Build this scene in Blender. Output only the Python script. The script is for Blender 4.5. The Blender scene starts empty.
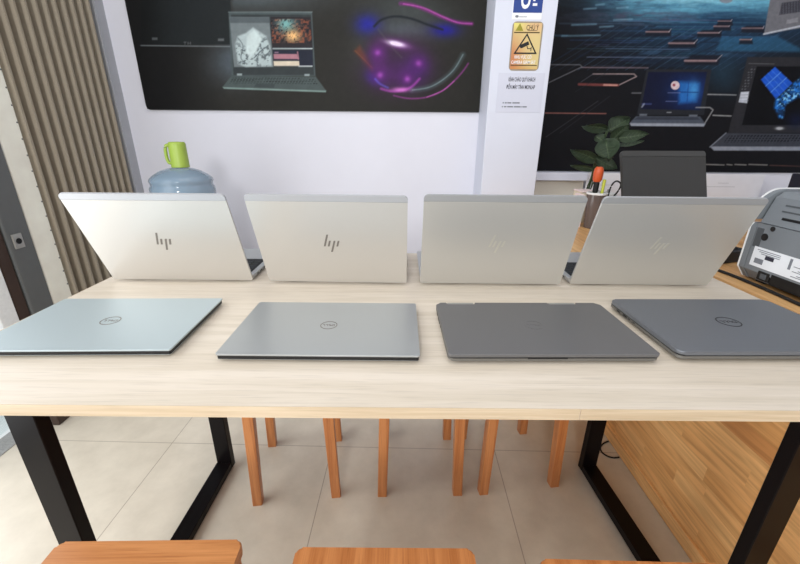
import bpy, bmesh, math, random
import numpy as np
from mathutils import Vector, Matrix
random.seed(4)
PI = math.pi
R_ = math.radians
scene = bpy.context.scene
COL = scene.collection

# ------------------------------------------------------------------ camera
FPX, PITCH, ROLL, CZ = 388.0, math.radians(20.43), math.radians(0.458), 1.077
_c, _s = math.cos(PITCH), math.sin(PITCH)
FW, UP0, RT0 = Vector((0, _c, -_s)), Vector((0, _s, _c)), Vector((1, 0, 0))
cr, sr = math.cos(ROLL), math.sin(ROLL)
RT = RT0 * cr + UP0 * sr
UPV = -RT0 * sr + UP0 * cr
cam_d = bpy.data.cameras.new('camera')
cam = bpy.data.objects.new('camera', cam_d)
COL.objects.link(cam)
cam_d.sensor_width = 36.0
cam_d.sensor_fit = 'HORIZONTAL'
cam_d.lens = FPX / 800 * 36.0
cam_d.clip_start = 0.02
M3 = Matrix((RT, UPV, -FW)).transposed()
cam.matrix_world = Matrix.Translation((0, 0, CZ)) @ M3.to_4x4()
scene.camera = cam


def at(px, py, axis, val):
    """point of the place seen at a pixel, on the plane axis = val"""
    u, v = px - 400, py - 282
    u, v = u * cr + v * sr, -u * sr + v * cr
    d = FW + RT0 * (u / FPX) - UP0 * (v / FPX)
    i = 'XYZ'.index(axis)
    o = Vector((0, 0, CZ))
    return o + d * ((val - o[i]) / d[i])


# ------------------------------------------------------------------ world, lights, exposure
world = bpy.data.worlds.new('world')
scene.world = world
world.use_nodes = True
wn = world.node_tree
bg = wn.nodes['Background']
bg.inputs['Color'].default_value = (0.93, 0.97, 1.0, 1)
bg.inputs['Strength'].default_value = 1.0


def area(name, loc, rot, sx, sy, power, color=(1, 1, 1)):
    l = bpy.data.lights.new(name, 'AREA')
    l.shape = 'RECTANGLE'
    l.size, l.size_y = sx, sy
    l.energy = power
    l.color = color
    o = bpy.data.objects.new(name, l)
    COL.objects.link(o)
    o.location = loc
    o.rotation_euler = rot
    return o


# daylight through the open shop side (left) and the open shop front (behind the camera), ceiling tube lamps
area('daylight_left', (-1.46, -0.25, 1.30), (0, -PI / 2, 0), 2.4, 2.6, 44, (0.97, 0.99, 1.0))
area('daylight_front', (-0.42, -1.6, 1.72), (PI / 2, 0, 0), 0.45, 0.5, 34, (1.0, 0.985, 0.96))
area('ceiling_tube', (0.2, 0.9, 3.0), (0, 0, 0), 2.4, 0.25, 9, (1.0, 0.98, 0.95))

scene.view_settings.view_transform = 'Standard'
scene.view_settings.look = 'None'
scene.view_settings.gamma = 1.0
scene.view_settings.exposure = 0.0


# ------------------------------------------------------------------ helpers
def lin(c):
    return tuple(((v / 255) / 12.92 if v / 255 <= 0.04045 else ((v / 255 + 0.055) / 1.055) ** 2.4) for v in c)


class Nt:
    def __init__(s, name):
        s.m = bpy.data.materials.new(name)
        s.m.use_nodes = True
        s.t = s.m.node_tree
        s.b = s.t.nodes['Principled BSDF']

    def n(s, kind, **k):
        x = s.t.nodes.new(kind)
        for a, v in k.items():
            setattr(x, a, v)
        return x

    def l(s, a, b):
        s.t.links.new(a, b)


def mat(name, rgb, rough=0.5, metal=0.0, var=0.0, scale=40, bump=0.0, spec=0.5, coat=0.0, trans=0.0, ior=1.45, alpha=1.0):
    q = Nt(name)
    c = lin(rgb)
    b = q.b
    b.inputs['Base Color'].default_value = (*c, 1)
    b.inputs['Roughness'].default_value = rough
    b.inputs['Metallic'].default_value = metal
    b.inputs['Specular IOR Level'].default_value = spec
    b.inputs['Coat Weight'].default_value = coat
    b.inputs['Transmission Weight'].default_value = trans
    b.inputs['IOR'].default_value = ior
    b.inputs['Alpha'].default_value = alpha
    tc = q.n('ShaderNodeTexCoord')
    nz = q.n('ShaderNodeTexNoise')
    nz.inputs['Scale'].default_value = scale
    nz.inputs['Detail'].default_value = 4
    q.l(tc.outputs['Object'], nz.inputs['Vector'])
    mx = q.n('ShaderNodeMix', data_type='RGBA')
    mx.inputs['A'].default_value = (*[max(0, v * (1 - var)) for v in c], 1)
    mx.inputs['B'].default_value = (*[min(1, v * (1 + var)) for v in c], 1)
    q.l(nz.outputs['Fac'], mx.inputs['Factor'])
    q.l(mx.outputs['Result'], b.inputs['Base Color'])
    if bump:
        bp = q.n('ShaderNodeBump')
        bp.inputs['Strength'].default_value = bump
        bp.inputs['Distance'].default_value = 0.002
        q.l(nz.outputs['Fac'], bp.inputs['Height'])
        q.l(bp.outputs['Normal'], b.inputs['Normal'])
    return q.m


def wood(name, c1, c2, axis=0, freq=30, rough=0.4, stretch=0.06, cdark=None, coat=0.0):
    """long grain along one axis"""
    q = Nt(name)
    tc = q.n('ShaderNodeTexCoord')
    mp = q.n('ShaderNodeMapping')
    sc = [1, 1, 1]
    sc[axis] = stretch
    mp.inputs['Scale'].default_value = sc
    q.l(tc.outputs['Object'], mp.inputs['Vector'])
    n1 = q.n('ShaderNodeTexNoise')
    n1.inputs['Scale'].default_value = freq
    n1.inputs['Detail'].default_value = 6
    n1.inputs['Roughness'].default_value = 0.62
    n1.inputs['Distortion'].default_value = 0.4
    q.l(mp.outputs['Vector'], n1.inputs['Vector'])
    n2 = q.n('ShaderNodeTexNoise')
    n2.inputs['Scale'].default_value = freq * 6
    n2.inputs['Detail'].default_value = 3
    q.l(mp.outputs['Vector'], n2.inputs['Vector'])
    r = q.n('ShaderNodeValToRGB')
    e = r.color_ramp.elements
    e[0].position, e[1].position = 0.36, 0.64
    e[0].color = (*lin(c1), 1)
    e[1].color = (*lin(c2), 1)
    q.l(n1.outputs['Fac'], r.inputs['Fac'])
    r2 = q.n('ShaderNodeValToRGB')
    e = r2.color_ramp.elements
    e[0].position, e[1].position = 0.30, 0.48
    d = cdark or tuple(int(v * 0.86) for v in c1)
    k = [a / max(b, 1) for a, b in zip(d, c1)]
    e[0].color = (k[0], k[1], k[2], 1)
    e[1].color = (1, 1, 1, 1)
    q.l(n2.outputs['Fac'], r2.inputs['Fac'])
    mx = q.n('ShaderNodeMix', data_type='RGBA', blend_type='MULTIPLY')
    mx.inputs['Factor'].default_value = 0.8
    q.l(r.outputs['Color'], mx.inputs['A'])
    q.l(r2.outputs['Color'], mx.inputs['B'])
    q.l(mx.outputs['Result'], q.b.inputs['Base Color'])
    q.b.inputs['Roughness'].default_value = rough
    q.b.inputs['Coat Weight'].default_value = coat
    return q.m


def block_wood(name, cols, u, v, rough=0.4, w=0.42, h=0.046):
    """edge-glued staves: u is the long axis, v the stave axis (object axes 0..2)"""
    q = Nt(name)
    tc = q.n('ShaderNodeTexCoord')
    sp = q.n('ShaderNodeSeparateXYZ')
    q.l(tc.outputs['Object'], sp.inputs[0])
    cb = q.n('ShaderNodeCombineXYZ')
    q.l(sp.outputs[u], cb.inputs[0])
    q.l(sp.outputs[v], cb.inputs[1])

    def mth(op, a, b=None):
        x = q.n('ShaderNodeMath', operation=op)
        for i, z in enumerate((a, b)):
            if z is None:
                continue
            if isinstance(z, (int, float)):
                x.inputs[i].default_value = z
            else:
                q.l(z, x.inputs[i])
        return x.outputs[0]
    row = mth('FLOOR', mth('DIVIDE', sp.outputs[v], h))
    wr = q.n('ShaderNodeTexWhiteNoise', noise_dimensions='1D')
    q.l(row, wr.inputs['W'])
    colf = mth('ADD', mth('DIVIDE', sp.outputs[u], w), mth('MULTIPLY', wr.outputs['Value'], 7.3))
    coln = mth('FLOOR', colf)
    c2 = q.n('ShaderNodeCombineXYZ')
    q.l(row, c2.inputs[0])
    q.l(coln, c2.inputs[1])
    wc = q.n('ShaderNodeTexWhiteNoise', noise_dimensions='2D')
    q.l(c2.outputs[0], wc.inputs['Vector'])
    r = q.n('ShaderNodeValToRGB')
    els = r.color_ramp.elements
    while len(els) < len(cols):
        els.new(0.5)
    for i, c in enumerate(cols):
        els[i].position = i / (len(cols) - 1)
        els[i].color = (*lin(c), 1)
    q.l(wc.outputs['Value'], r.inputs['Fac'])
    # grain, shifted from stave to stave
    mp = q.n('ShaderNodeCombineXYZ')
    q.l(mth('MULTIPLY', mth('ADD', sp.outputs[u], mth('MULTIPLY', wc.outputs['Value'], 9)), 0.07), mp.inputs[0])
    q.l(sp.outputs[v], mp.inputs[1])
    q.l(mth('MULTIPLY', wc.outputs['Value'], 5), mp.inputs[2])
    nz = q.n('ShaderNodeTexNoise')
    nz.inputs['Scale'].default_value = 70
    nz.inputs['Detail'].default_value = 5
    nz.inputs['Distortion'].default_value = 0.5
    q.l(mp.outputs[0], nz.inputs['Vector'])
    r2 = q.n('ShaderNodeValToRGB')
    e = r2.color_ramp.elements
    e[0].position, e[1].position = 0.32, 0.6
    e[0].color = (0.66, 0.60, 0.55, 1)
    e[1].color = (1.03, 1.03, 1.03, 1)
    q.l(nz.outputs['Fac'], r2.inputs['Fac'])
    mx = q.n('ShaderNodeMix', data_type='RGBA', blend_type='MULTIPLY')
    mx.inputs['Factor'].default_value = 0.85
    q.l(r.outputs['Color'], mx.inputs['A'])
    q.l(r2.outputs['Color'], mx.inputs['B'])
    q.l(mx.outputs['Result'], q.b.inputs['Base Color'])
    q.b.inputs['Roughness'].default_value = rough
    return q.m


def tile_mat():
    q = Nt('floor_tile')
    tc = q.n('ShaderNodeTexCoord')
    mp = q.n('ShaderNodeMapping', vector_type='POINT')
    mp.inputs['Rotation'].default_value = (0, 0, math.radians(1.1))
    q.l(tc.outputs['Object'], mp.inputs['Vector'])
    br = q.n('ShaderNodeTexBrick')
    br.offset = 0.0
    br.inputs['Scale'].default_value = 1.0
    br.inputs['Brick Width'].default_value = 0.6
    br.inputs['Row Height'].default_value = 0.6
    br.inputs['Mortar Size'].default_value = 0.0016
    br.inputs['Mortar Smooth'].default_value = 0.2
    br.inputs['Color1'].default_value = (*lin((206, 197, 181)), 1)
    br.inputs['Color2'].default_value = (*lin((210, 201, 185)), 1)
    br.inputs['Mortar'].default_value = (*lin((164, 153, 139)), 1)
    q.l(mp.outputs['Vector'], br.inputs['Vector'])
    nz = q.n('ShaderNodeTexNoise')
    nz.inputs['Scale'].default_value = 9
    nz.inputs['Detail'].default_value = 7
    nz.inputs['Roughness'].default_value = 0.65
    q.l(tc.outputs['Object'], nz.inputs['Vector'])
    r = q.n('ShaderNodeValToRGB')
    e = r.color_ramp.elements
    e[0].position, e[1].position = 0.3, 0.7
    e[0].color = (0.87, 0.86, 0.85, 1)
    e[1].color = (1.04, 1.04, 1.04, 1)
    q.l(nz.outputs['Fac'], r.inputs['Fac'])
    mx = q.n('ShaderNodeMix', data_type='RGBA', blend_type='MULTIPLY')
    mx.inputs['Factor'].default_value = 1.0
    q.l(br.outputs['Color'], mx.inputs['A'])
    q.l(r.outputs['Color'], mx.inputs['B'])
    q.l(mx.outputs['Result'], q.b.inputs['Base Color'])
    q.b.inputs['Roughness'].default_value = 0.32
    return q.m


def vcol_mat(name, rough=0.5):
    q = Nt(name)
    at_ = q.n('ShaderNodeAttribute')
    at_.attribute_name = 'print'
    q.l(at_.outputs['Color'], q.b.inputs['Base Color'])
    q.b.inputs['Roughness'].default_value = rough
    q.b.inputs['Specular IOR Level'].default_value = 0.12
    return q.m


def obj(name, bm, m, parent=None, loc=None, smooth=None):
    me = bpy.data.meshes.new(name)
    bmesh.ops.recalc_face_normals(bm, faces=bm.faces[:])
    bm.to_mesh(me)
    bm.free()
    me.materials.append(m)
    if smooth:
        for p in me.polygons:
            p.use_smooth = True
        if smooth is not True:
            try:
                me.set_sharp_from_angle(angle=math.radians(smooth))
            except Exception:
                pass
    o = bpy.data.objects.new(name, me)
    COL.objects.link(o)
    if smooth in (30, 40):
        wn_ = o.modifiers.new('weighted', 'WEIGHTED_NORMAL')
        wn_.keep_sharp = True
        wn_.weight = 100
    if parent:
        o.parent = parent
    if loc:
        o.location = loc
    return o


def thing(name, label, cat, loc=(0, 0, 0), rotz=0, group=None):
    o = bpy.data.objects.new(name, None)
    o.empty_display_size = 0.05
    COL.objects.link(o)
    o.location = loc
    o.rotation_euler = (0, 0, rotz)
    o['label'], o['category'] = label, cat
    if group:
        o['group'] = group
    return o


def tag(o, label, cat, group=None):
    o['label'], o['category'] = label, cat
    if group:
        o['group'] = group
    return o


def struct(name, bm, m, **k):
    o = obj(name, bm, m, **k)
    o['kind'] = 'structure'
    return o


def dup(root, loc, rotz, label=None):
    r = root.copy()
    COL.objects.link(r)
    r.location = loc
    r.rotation_euler = (0, 0, rotz)
    if label:
        r['label'] = label
    for ch in list(root.children):
        c = ch.copy()
        COL.objects.link(c)
        c.parent = r
        for g in ch.children:
            d = g.copy()
            COL.objects.link(d)
            d.parent = c
    return r


def B():
    return bmesh.new()


def box(bm, x0, x1, y0, y1, z0, z1, bev=0.0, seg=2, M=None):
    vs = [bm.verts.new((x, y, z)) for x in (x0, x1) for y in (y0, y1) for z in (z0, z1)]
    fs = [bm.faces.new([vs[i] for i in f]) for f in ((0, 1, 3, 2), (4, 6, 7, 5), (0, 4, 5, 1), (2, 3, 7, 6), (0, 2, 6, 4), (1, 5, 7, 3))]
    new = set(vs)
    if bev:
        ed = {e for f in fs for e in f.edges}
        r = bmesh.ops.bevel(bm, geom=list(ed), offset=bev, segments=seg, affect='EDGES', profile=0.5)
        new = {v for v in r['verts']} | {v for f in r['faces'] for v in f.verts} | {v for v in vs if v.is_valid}
    if M is not None:
        bmesh.ops.transform(bm, matrix=M, verts=[v for v in new if v.is_valid])
    return bm


def rr(x0, x1, y0, y1, r, n=6, rs=None):
    """rounded rectangle outline, counter-clockwise; rs = radii of the corners bl, br, tr, tl"""
    rs = rs or (r, r, r, r)
    pts = []
    for (cx, cy, a, q) in ((x0, y0, PI, rs[0]), (x1, y0, 1.5 * PI, rs[1]), (x1, y1, 0, rs[2]), (x0, y1, PI / 2, rs[3])):
        sx = 1 if cx == x0 else -1
        sy = 1 if cy == y0 else -1
        if q <= 0:
            pts.append((cx, cy))
            continue
        for i in range(n + 1):
            t = a + i / n * PI / 2
            pts.append((cx + sx * q + q * math.cos(t), cy + sy * q + q * math.sin(t)))
    return pts


def prism(bm, pts, z0, z1, M=None, bev=0.0, seg=2, pts2=None):
    """solid from an outline (pts2: another outline with as many points at the top)"""
    b = [bm.verts.new((p[0], p[1], z0)) for p in pts]
    t = [bm.verts.new((p[0], p[1], z1)) for p in (pts2 or pts)]
    fb = bm.faces.new(b[::-1])
    ft = bm.faces.new(t)
    n = len(b)
    for i in range(n):
        bm.faces.new((b[i], b[(i + 1) % n], t[(i + 1) % n], t[i]))
    new = set(b) | set(t)
    if bev:
        ed = list(set(fb.edges[:]) | set(ft.edges[:]))
        r = bmesh.ops.bevel(bm, geom=ed, offset=bev, segments=seg, affect='EDGES', profile=0.5)
        new |= set(r['verts']) | {v for f in r['faces'] for v in f.verts}
    if M is not None:
        bmesh.ops.transform(bm, matrix=M, verts=[v for v in new if v.is_valid])
    return bm


def lathe(bm, prof, n=32, M=None, cx=0, cy=0, loop=False):
    rings = []
    new = []
    for r, z in prof:
        ring = [bm.verts.new((cx + r * math.cos(2 * PI * i / n), cy + r * math.sin(2 * PI * i / n), z)) for i in range(n)]
        rings.append(ring)
        new += ring
    for a, b in list(zip(rings, rings[1:])) + ([(rings[-1], rings[0])] if loop else []):
        for i in range(n):
            bm.faces.new((a[i], a[(i + 1) % n], b[(i + 1) % n], b[i]))
    if not loop:
        bm.faces.new(rings[0][::-1])
        bm.faces.new(rings[-1])
    if M is not None:
        bmesh.ops.transform(bm, matrix=M, verts=new)
    return bm


def smoothpts(pts, k=6):
    P = [Vector(p) for p in pts]
    out = []
    for i in range(len(P) - 1):
        p0, p1, p2, p3 = P[max(i - 1, 0)], P[i], P[i + 1], P[min(i + 2, len(P) - 1)]
        for j in range(k):
            t = j / k
            out.append(0.5 * ((2 * p1) + (p2 - p0) * t + (2 * p0 - 5 * p1 + 4 * p2 - p3) * t * t + (3 * p1 - p0 - 3 * p2 + p3) * t ** 3))
    out.append(P[-1])
    return out


def loft(bm, rows):
    """solid through outlines of equal length at rising heights"""
    rs = [[bm.verts.new((p[0], p[1], z)) for p in pts] for pts, z in rows]
    n = len(rs[0])
    for a, b in zip(rs, rs[1:]):
        for i in range(n):
            bm.faces.new((a[i], a[(i + 1) % n], b[(i + 1) % n], b[i]))
    bm.faces.new(rs[0][::-1])
    bm.faces.new(rs[-1])
    return bm


def tube(bm, pts, r, n=8, rr_=None):
    rings = []
    N = len(pts)
    for i, p in enumerate(pts):
        p = Vector(p)
        d = (Vector(pts[min(i + 1, N - 1)]) - Vector(pts[max(i - 1, 0)])).normalized()
        a = Vector((0, 0, 1)) if abs(d.z) < 0.9 else Vector((1, 0, 0))
        u = d.cross(a).normalized()
        v = d.cross(u)
        q = rr_[i] if rr_ else r
        rings.append([bm.verts.new(p + (u * math.cos(2 * PI * k / n) + v * math.sin(2 * PI * k / n)) * q) for k in range(n)])
    for a, b in zip(rings, rings[1:]):
        for k in range(n):
            bm.faces.new((a[k], a[(k + 1) % n], b[(k + 1) % n], b[k]))
    bm.faces.new(rings[0][::-1])
    bm.faces.new(rings[-1])
    return bm


def ring_flat(bm, ro, ri, z0, z1, n=40, M=None, sy=1.0):
    vs = []
    for r, z in ((ro, z0), (ro, z1), (ri, z1), (ri, z0)):
        vs.append([bm.verts.new((r * math.cos(2 * PI * i / n), sy * r * math.sin(2 * PI * i / n), z)) for i in range(n)])
    for k in range(4):
        a, b = vs[k], vs[(k + 1) % 4]
        for i in range(n):
            bm.faces.new((a[i], a[(i + 1) % n], b[(i + 1) % n], b[i]))
    if M is not None:
        bmesh.ops.transform(bm, matrix=M, verts=[v for q in vs for v in q])


_txt = {}


def text(bm, s, size, M, depth=0.0004, width=None, bold=0.0):
    """lettering as solid mesh, centred at the origin of M, x right, y up"""
    key = (s, bold)
    if key not in _txt:
        cu = bpy.data.curves.new('lettering', 'FONT')
        cu.body = s
        cu.size = 1.0
        cu.align_x = 'CENTER'
        cu.extrude = 0.01
        cu.offset = bold
        cu.resolution_u = 3
        o = bpy.data.objects.new('lettering', cu)
        COL.objects.link(o)
        dg = bpy.context.evaluated_depsgraph_get()
        _txt[key] = bpy.data.meshes.new_from_object(o.evaluated_get(dg))
        bpy.data.objects.remove(o)
        bpy.data.curves.remove(cu)
    me = _txt[key]
    co = np.array([v.co for v in me.vertices])
    lo, hi = co.min(0), co.max(0)
    sx = size if width is None else width / (hi[0] - lo[0])
    mid = (lo + hi) / 2
    T = M @ Matrix.Diagonal((sx, size, depth / 0.02, 1)) @ Matrix.Translation((-mid[0], -mid[1], -lo[2]))
    n0 = len(bm.verts)
    bm.from_mesh(me)
    bm.verts.ensure_lookup_table()
    bmesh.ops.transform(bm, matrix=T, verts=bm.verts[n0:])


# ------------------------------------------------------------------ materials
M_wall = mat('white_wall_paint', (222, 222, 232), 0.7, var=0.03, scale=6, bump=0.05)
M_wall2 = mat('column_paint', (214, 217, 230), 0.7, var=0.03, scale=8)
M_ceil = mat('ceiling_paint', (235, 235, 235), 0.8)
M_tile = tile_mat()
M_grey = mat('grey_jamb_paint', (166, 168, 174), 0.6, var=0.04)
M_stone = mat('sill_granite', (150, 150, 148), 0.5, var=0.45, scale=160)
M_pave = mat('pavement_concrete', (236, 240, 240), 0.8, var=0.08, scale=14)
M_table = wood('pale_ash_laminate', (198, 186, 169), (212, 201, 187), 0, 46, 0.42, 0.05)
M_edge = wood('pale_ash_edge_band', (182, 162, 134), (204, 186, 160), 0, 90, 0.5, 0.03)
M_black = mat('black_powder_coat', (15, 12, 13), 0.28, var=0.1, spec=0.12)
M_pad = mat('black_plastic', (22, 22, 23), 0.5)
M_blk = mat('matt_black_plastic', (14, 14, 15), 0.6)
M_al = mat('warm_aluminium_lit', (206, 203, 198), 0.40, 0.6, var=0.015, scale=300)  # lit copy of the lid metal, for the brighter left pair
M_al2 = mat('aluminium_band', (184, 185, 189), 0.45, 0.5)
M_al3 = mat('warm_aluminium_shaded', (196, 194, 189), 0.40, 0.6, var=0.015, scale=300)  # same lid metal, weaker light on the right pair put into its colour
M_al4 = mat('aluminium_band_shaded', (168, 169, 171), 0.45, 0.5)  # same band, darkened in colour for the shaded right pair
M_deck = mat('silver_deck', (190, 192, 194), 0.4, 0.5)
M_key = mat('black_keys', (38, 40, 43), 0.55)
M_logo_d = mat('logo_grey_and_dark_reflection', (122, 116, 110), 0.4, 0.3)  # dark reflection painted into the open lids' chrome emblem; plain grey on slim lids
M_logo_l = mat('logo_bright_reflection', (206, 204, 194), 0.3, 0.6)  # the same chrome emblem with a bright reflection painted into its colour
M_screen = mat('dark_glass_screen', (10, 10, 12), 0.1)
M_xps = mat('platinum_silver_lid', (180, 192, 196), 0.46, 0.55, var=0.012, scale=300)
M_xps2 = mat('neutral_silver_lid', (172, 175, 176), 0.36, 0.6, var=0.012, scale=300)
M_carbon = mat('black_carbon_edge', (17, 17, 18), 0.5)
M_ti = mat('titan_grey_lid', (112, 111, 112), 0.42, 0.5, var=0.015, scale=300)
M_ti_l = mat('light_grey_hinge_cap', (160, 159, 156), 0.4, 0.5)
M_ti2 = mat('dark_slate_lid', (112, 115, 121), 0.45, 0.45, var=0.02, scale=300)
M_ti3 = mat('slate_base_edge', (120, 118, 114), 0.4, 0.5)
M_port = mat('port_recess', (12, 12, 13), 0.5)
M_st_x = wood('orange_stool_wood_cross', (176, 112, 62), (204, 140, 86), 0, 60, 0.42, 0.04, (140, 82, 42), 0.15)
M_st_y = wood('orange_stool_wood_deep', (172, 104, 54), (200, 132, 78), 1, 60, 0.42, 0.04, (130, 72, 34), 0.15)
M_st_z = wood('orange_stool_wood_upright', (170, 102, 54), (196, 130, 78), 2, 60, 0.42, 0.04, (130, 76, 38), 0.15)
CW = [(176, 124, 76), (205, 158, 104), (214, 170, 116), (198, 148, 92), (220, 178, 124), (208, 160, 104)]
M_ctop = block_wood('rubberwood_worktop', CW, 1, 0, 0.4)
M_cfront = block_wood('rubberwood_front_brightened', [(196, 136, 80), (224, 170, 108), (234, 184, 122), (216, 160, 98), (240, 194, 132), (228, 174, 112)], 1, 2, 0.45)  # worktop wood with brighter colours, making up for less light on the panel
M_cedge = block_wood('rubberwood_edge', [(228, 172, 108), (240, 190, 128)], 1, 2, 0.45, h=0.012)
M_shut = mat('beige_pleated_steel', (158, 147, 130), 0.55, var=0.05, scale=12)
M_cream = mat('cream_weathered_steel', (246, 240, 226), 0.6, var=0.16, scale=11)
M_gpost = mat('grey_steel_post', (96, 98, 98), 0.45, var=0.06)
M_brown = mat('dark_brown_wood', (58, 42, 34), 0.5, var=0.15)
M_steel = mat('brushed_steel', (190, 188, 182), 0.3, 0.8)
M_wframe = mat('white_frame', (232, 234, 234), 0.6, var=0.1, scale=90)


def glass_mat():
    q = Nt('window_glass')
    tr = q.n('ShaderNodeBsdfTransparent')
    tr.inputs['Color'].default_value = (0.96, 0.99, 0.99, 1)
    gl = q.n('ShaderNodeBsdfGlossy')
    gl.inputs['Roughness'].default_value = 0.03
    mx = q.n('ShaderNodeMixShader')
    mx.inputs['Fac'].default_value = 0.1
    q.l(tr.outputs[0], mx.inputs[1])
    q.l(gl.outputs[0], mx.inputs[2])
    q.l(mx.outputs[0], q.t.nodes['Material Output'].inputs['Surface'])
    return q.m


M_glass = glass_mat()


def bottle_mat():
    q = Nt('blue_tinted_polycarbonate')
    b = q.b
    b.inputs['Base Color'].default_value = (*lin((126, 152, 172)), 1)
    b.inputs['Roughness'].default_value = 0.12
    b.inputs['Alpha'].default_value = 0.62
    b.inputs['Specular IOR Level'].default_value = 0.6
    return q.m


M_bottle = bottle_mat()
M_cap = mat('yellow_green_plastic', (152, 176, 72), 0.4)
M_stand = mat('white_stand', (220, 220, 220), 0.5)
M_pot = mat('charcoal_pot', (70, 66, 64), 0.3)
M_soil = mat('dark_soil', (40, 30, 24), 0.9, var=0.3, scale=120, bump=0.5)
M_pcup = mat('taupe_smoked_cup', (96, 84, 80), 0.16, coat=0.4)
M_rim = mat('white_rim', (225, 225, 225), 0.4)
M_orange = mat('orange_handle', (196, 82, 38), 0.4)
M_yellow = mat('yellow_barrel', (205, 210, 80), 0.4)
M_stem = mat('plant_stem', (70, 88, 58), 0.6)
M_card = mat('cream_cardboard', (216, 204, 182), 0.75, var=0.05)
M_pink = mat('pale_pink_paper', (226, 206, 204), 0.7, var=0.06, scale=200)
M_white = mat('white_plastic', (232, 232, 232), 0.4)
M_char = mat('charcoal_plastic', (48, 48, 47), 0.55, var=0.05, scale=200)
M_char2 = mat('charcoal_band', (58, 58, 57), 0.5)
M_navy = mat('dark_navy_board', (34, 36, 50), 0.55, var=0.08)
M_prn = mat('slate_grey_printer_plastic', (116, 121, 126), 0.5, var=0.02, scale=200)
M_prn2 = mat('dark_printer_plastic', (74, 78, 82), 0.5)
M_label = mat('white_label', (226, 229, 234), 0.5)
M_ink = mat('grey_ink', (120, 124, 132), 0.6)
M_inkd = mat('dark_ink', (44, 44, 58), 0.6)
M_beige = mat('beige_panel', (206, 200, 188), 0.6, var=0.03)
M_board = mat('white_scuffed_board', (222, 222, 228), 0.5, var=0.05, scale=18)
M_print = vcol_mat('poster_print')
M_ysig = vcol_mat('notice_print', 0.4)
M_bluep = mat('deep_blue_print', (38, 66, 138), 0.45)
M_whitep = mat('white_print', (238, 238, 240), 0.5)
M_brn_ink = mat('brown_ink', (84, 62, 28), 0.5)
M_olive = mat('olive_yellow_ink', (150, 142, 40), 0.5)
M_tri = mat('pale_yellow_field', (226, 212, 168), 0.5)
M_orangep = mat('orange_print', (214, 158, 88), 0.5)
M_paper = mat('bluish_white_paper', (206, 208, 222), 0.6, var=0.02)


def leaf_mat():
    q = Nt('dark_green_leaf')
    tc = q.n('ShaderNodeTexCoord')
    nz = q.n('ShaderNodeTexNoise')
    nz.inputs['Scale'].default_value = 30
    q.l(tc.outputs['Object'], nz.inputs['Vector'])
    r = q.n('ShaderNodeValToRGB')
    r.color_ramp.elements[0].color = (*lin((54, 68, 54)), 1)
    r.color_ramp.elements[1].color = (*lin((88, 106, 82)), 1)
    q.l(nz.outputs['Fac'], r.inputs['Fac'])
    q.l(r.outputs['Color'], q.b.inputs['Base Color'])
    q.b.inputs['Roughness'].default_value = 0.4
    return q.m


M_leaf = leaf_mat()
M_vein = mat('pale_leaf_vein', (96, 112, 84), 0.5)

# ------------------------------------------------------------------ room shell
XL, YB = -1.47, 2.26
b = B()
box(b, -1.42, 2.6, -1.6, YB + 0.15, -0.12, 0.0)
fl = struct('floor', b, M_tile)
# shift the tile grid: object origin on a joint crossing
fl.data.transform(Matrix.Translation((0.247, -1.136, 0)))
fl.location = (-0.247, 1.136, 0)
struct('pavement', box(B(), -6, -1.5, -6, 6, -0.2, -0.06), M_pave)
struct('pavement', box(B(), -1.5, 4, -7, -1.6, -0.2, -0.06), M_pave)
struct('trim_1', box(B(), -1.5, -1.42, -1.6, 1.6, -0.12, 0.004, 0.003), M_stone)
struct('wall_back', box(B(), XL - 0.1, 2.6, YB, YB + 0.15, 0, 3.1), M_wall)
struct('wall_column', box(B(), 0.415, 0.693, 2.05, YB, 0, 3.1, 0.003), M_wall2)
struct('wall_right', box(B(), 2.6, 2.75, -1.6, YB + 0.15, 0, 3.1), M_wall)
struct('ceiling', box(B(), -1.6, 2.75, -1.6, YB + 0.15, 3.1, 3.25), M_ceil)
struct('trim_2', box(B(), XL - 0.1, XL, 2.195, YB, 0, 3.1), M_grey)
struct('wall_left', box(B(), XL - 0.14, XL - 0.04, -1.6, 2.195, 2.9, 3.1), M_wall)
# ledge and beige panel below the right-hand poster
struct('trim_3', box(B(), 0.693, 1.02, 2.185, YB, 0.862, 0.905, 0.003), M_wall2)
struct('trim_4', box(B(), 0.693, 1.02, 2.225, YB, 0.0, 0.862), M_beige)
# window strip beside the folding gate
fr = B()
box(fr, XL - 0.05, XL, 1.285, 1.352, 0.004, 2.9, 0.004)
win = struct('window_1', fr, M_wframe)
p = struct('pane', box(B(), XL - 0.03, XL - 0.022, 1.12, 1.285, 0.02, 2.9), M_glass)
p.parent = win

# ------------------------------------------------------------------ folding gate on the left
g = thing('folding_gate', 'beige pleated steel folding gate pushed open at the left wall', 'gate', (XL, 1.9, 0))
g_inv = Matrix.Translation((-XL, -1.9, 0))
b = B()
y0, y1, n = 1.618, 2.19, 11
prof = []
for i in range(n):
    ya = y0 + (y1 - y0) * i / n
    d = (y1 - y0) / n
    # rounded ridge, slanted flank, narrow valley
    for t, x in ((0.0, -0.075), (0.06, -0.07), (0.24, -0.012), (0.32, 0.0), (0.50, 0.0), (0.56, -0.008), (0.66, -0.045), (0.72, -0.045), (0.78, -0.02), (0.86, -0.02), (0.93, -0.06)):
        prof.append((XL - 0.0 + x, ya + d * t))
prof.append((XL - 0.075, y1))
lo = [b.verts.new((x, y, 0.02)) for x, y in prof] + [b.verts.new((x - 0.006, y, 0.02)) for x, y in prof[::-1]]
hi = [b.verts.new((v.co.x, v.co.y, 2.9)) for v in lo]
for i in range(len(lo)):
    j = (i + 1) % len(lo)
    b.faces.new((lo[i], lo[j], hi[j], hi[i]))
bmesh.ops.transform(b, matrix=g_inv, verts=b.verts[:])
obj('pleated_curtain', b, M_shut, g)
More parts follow.
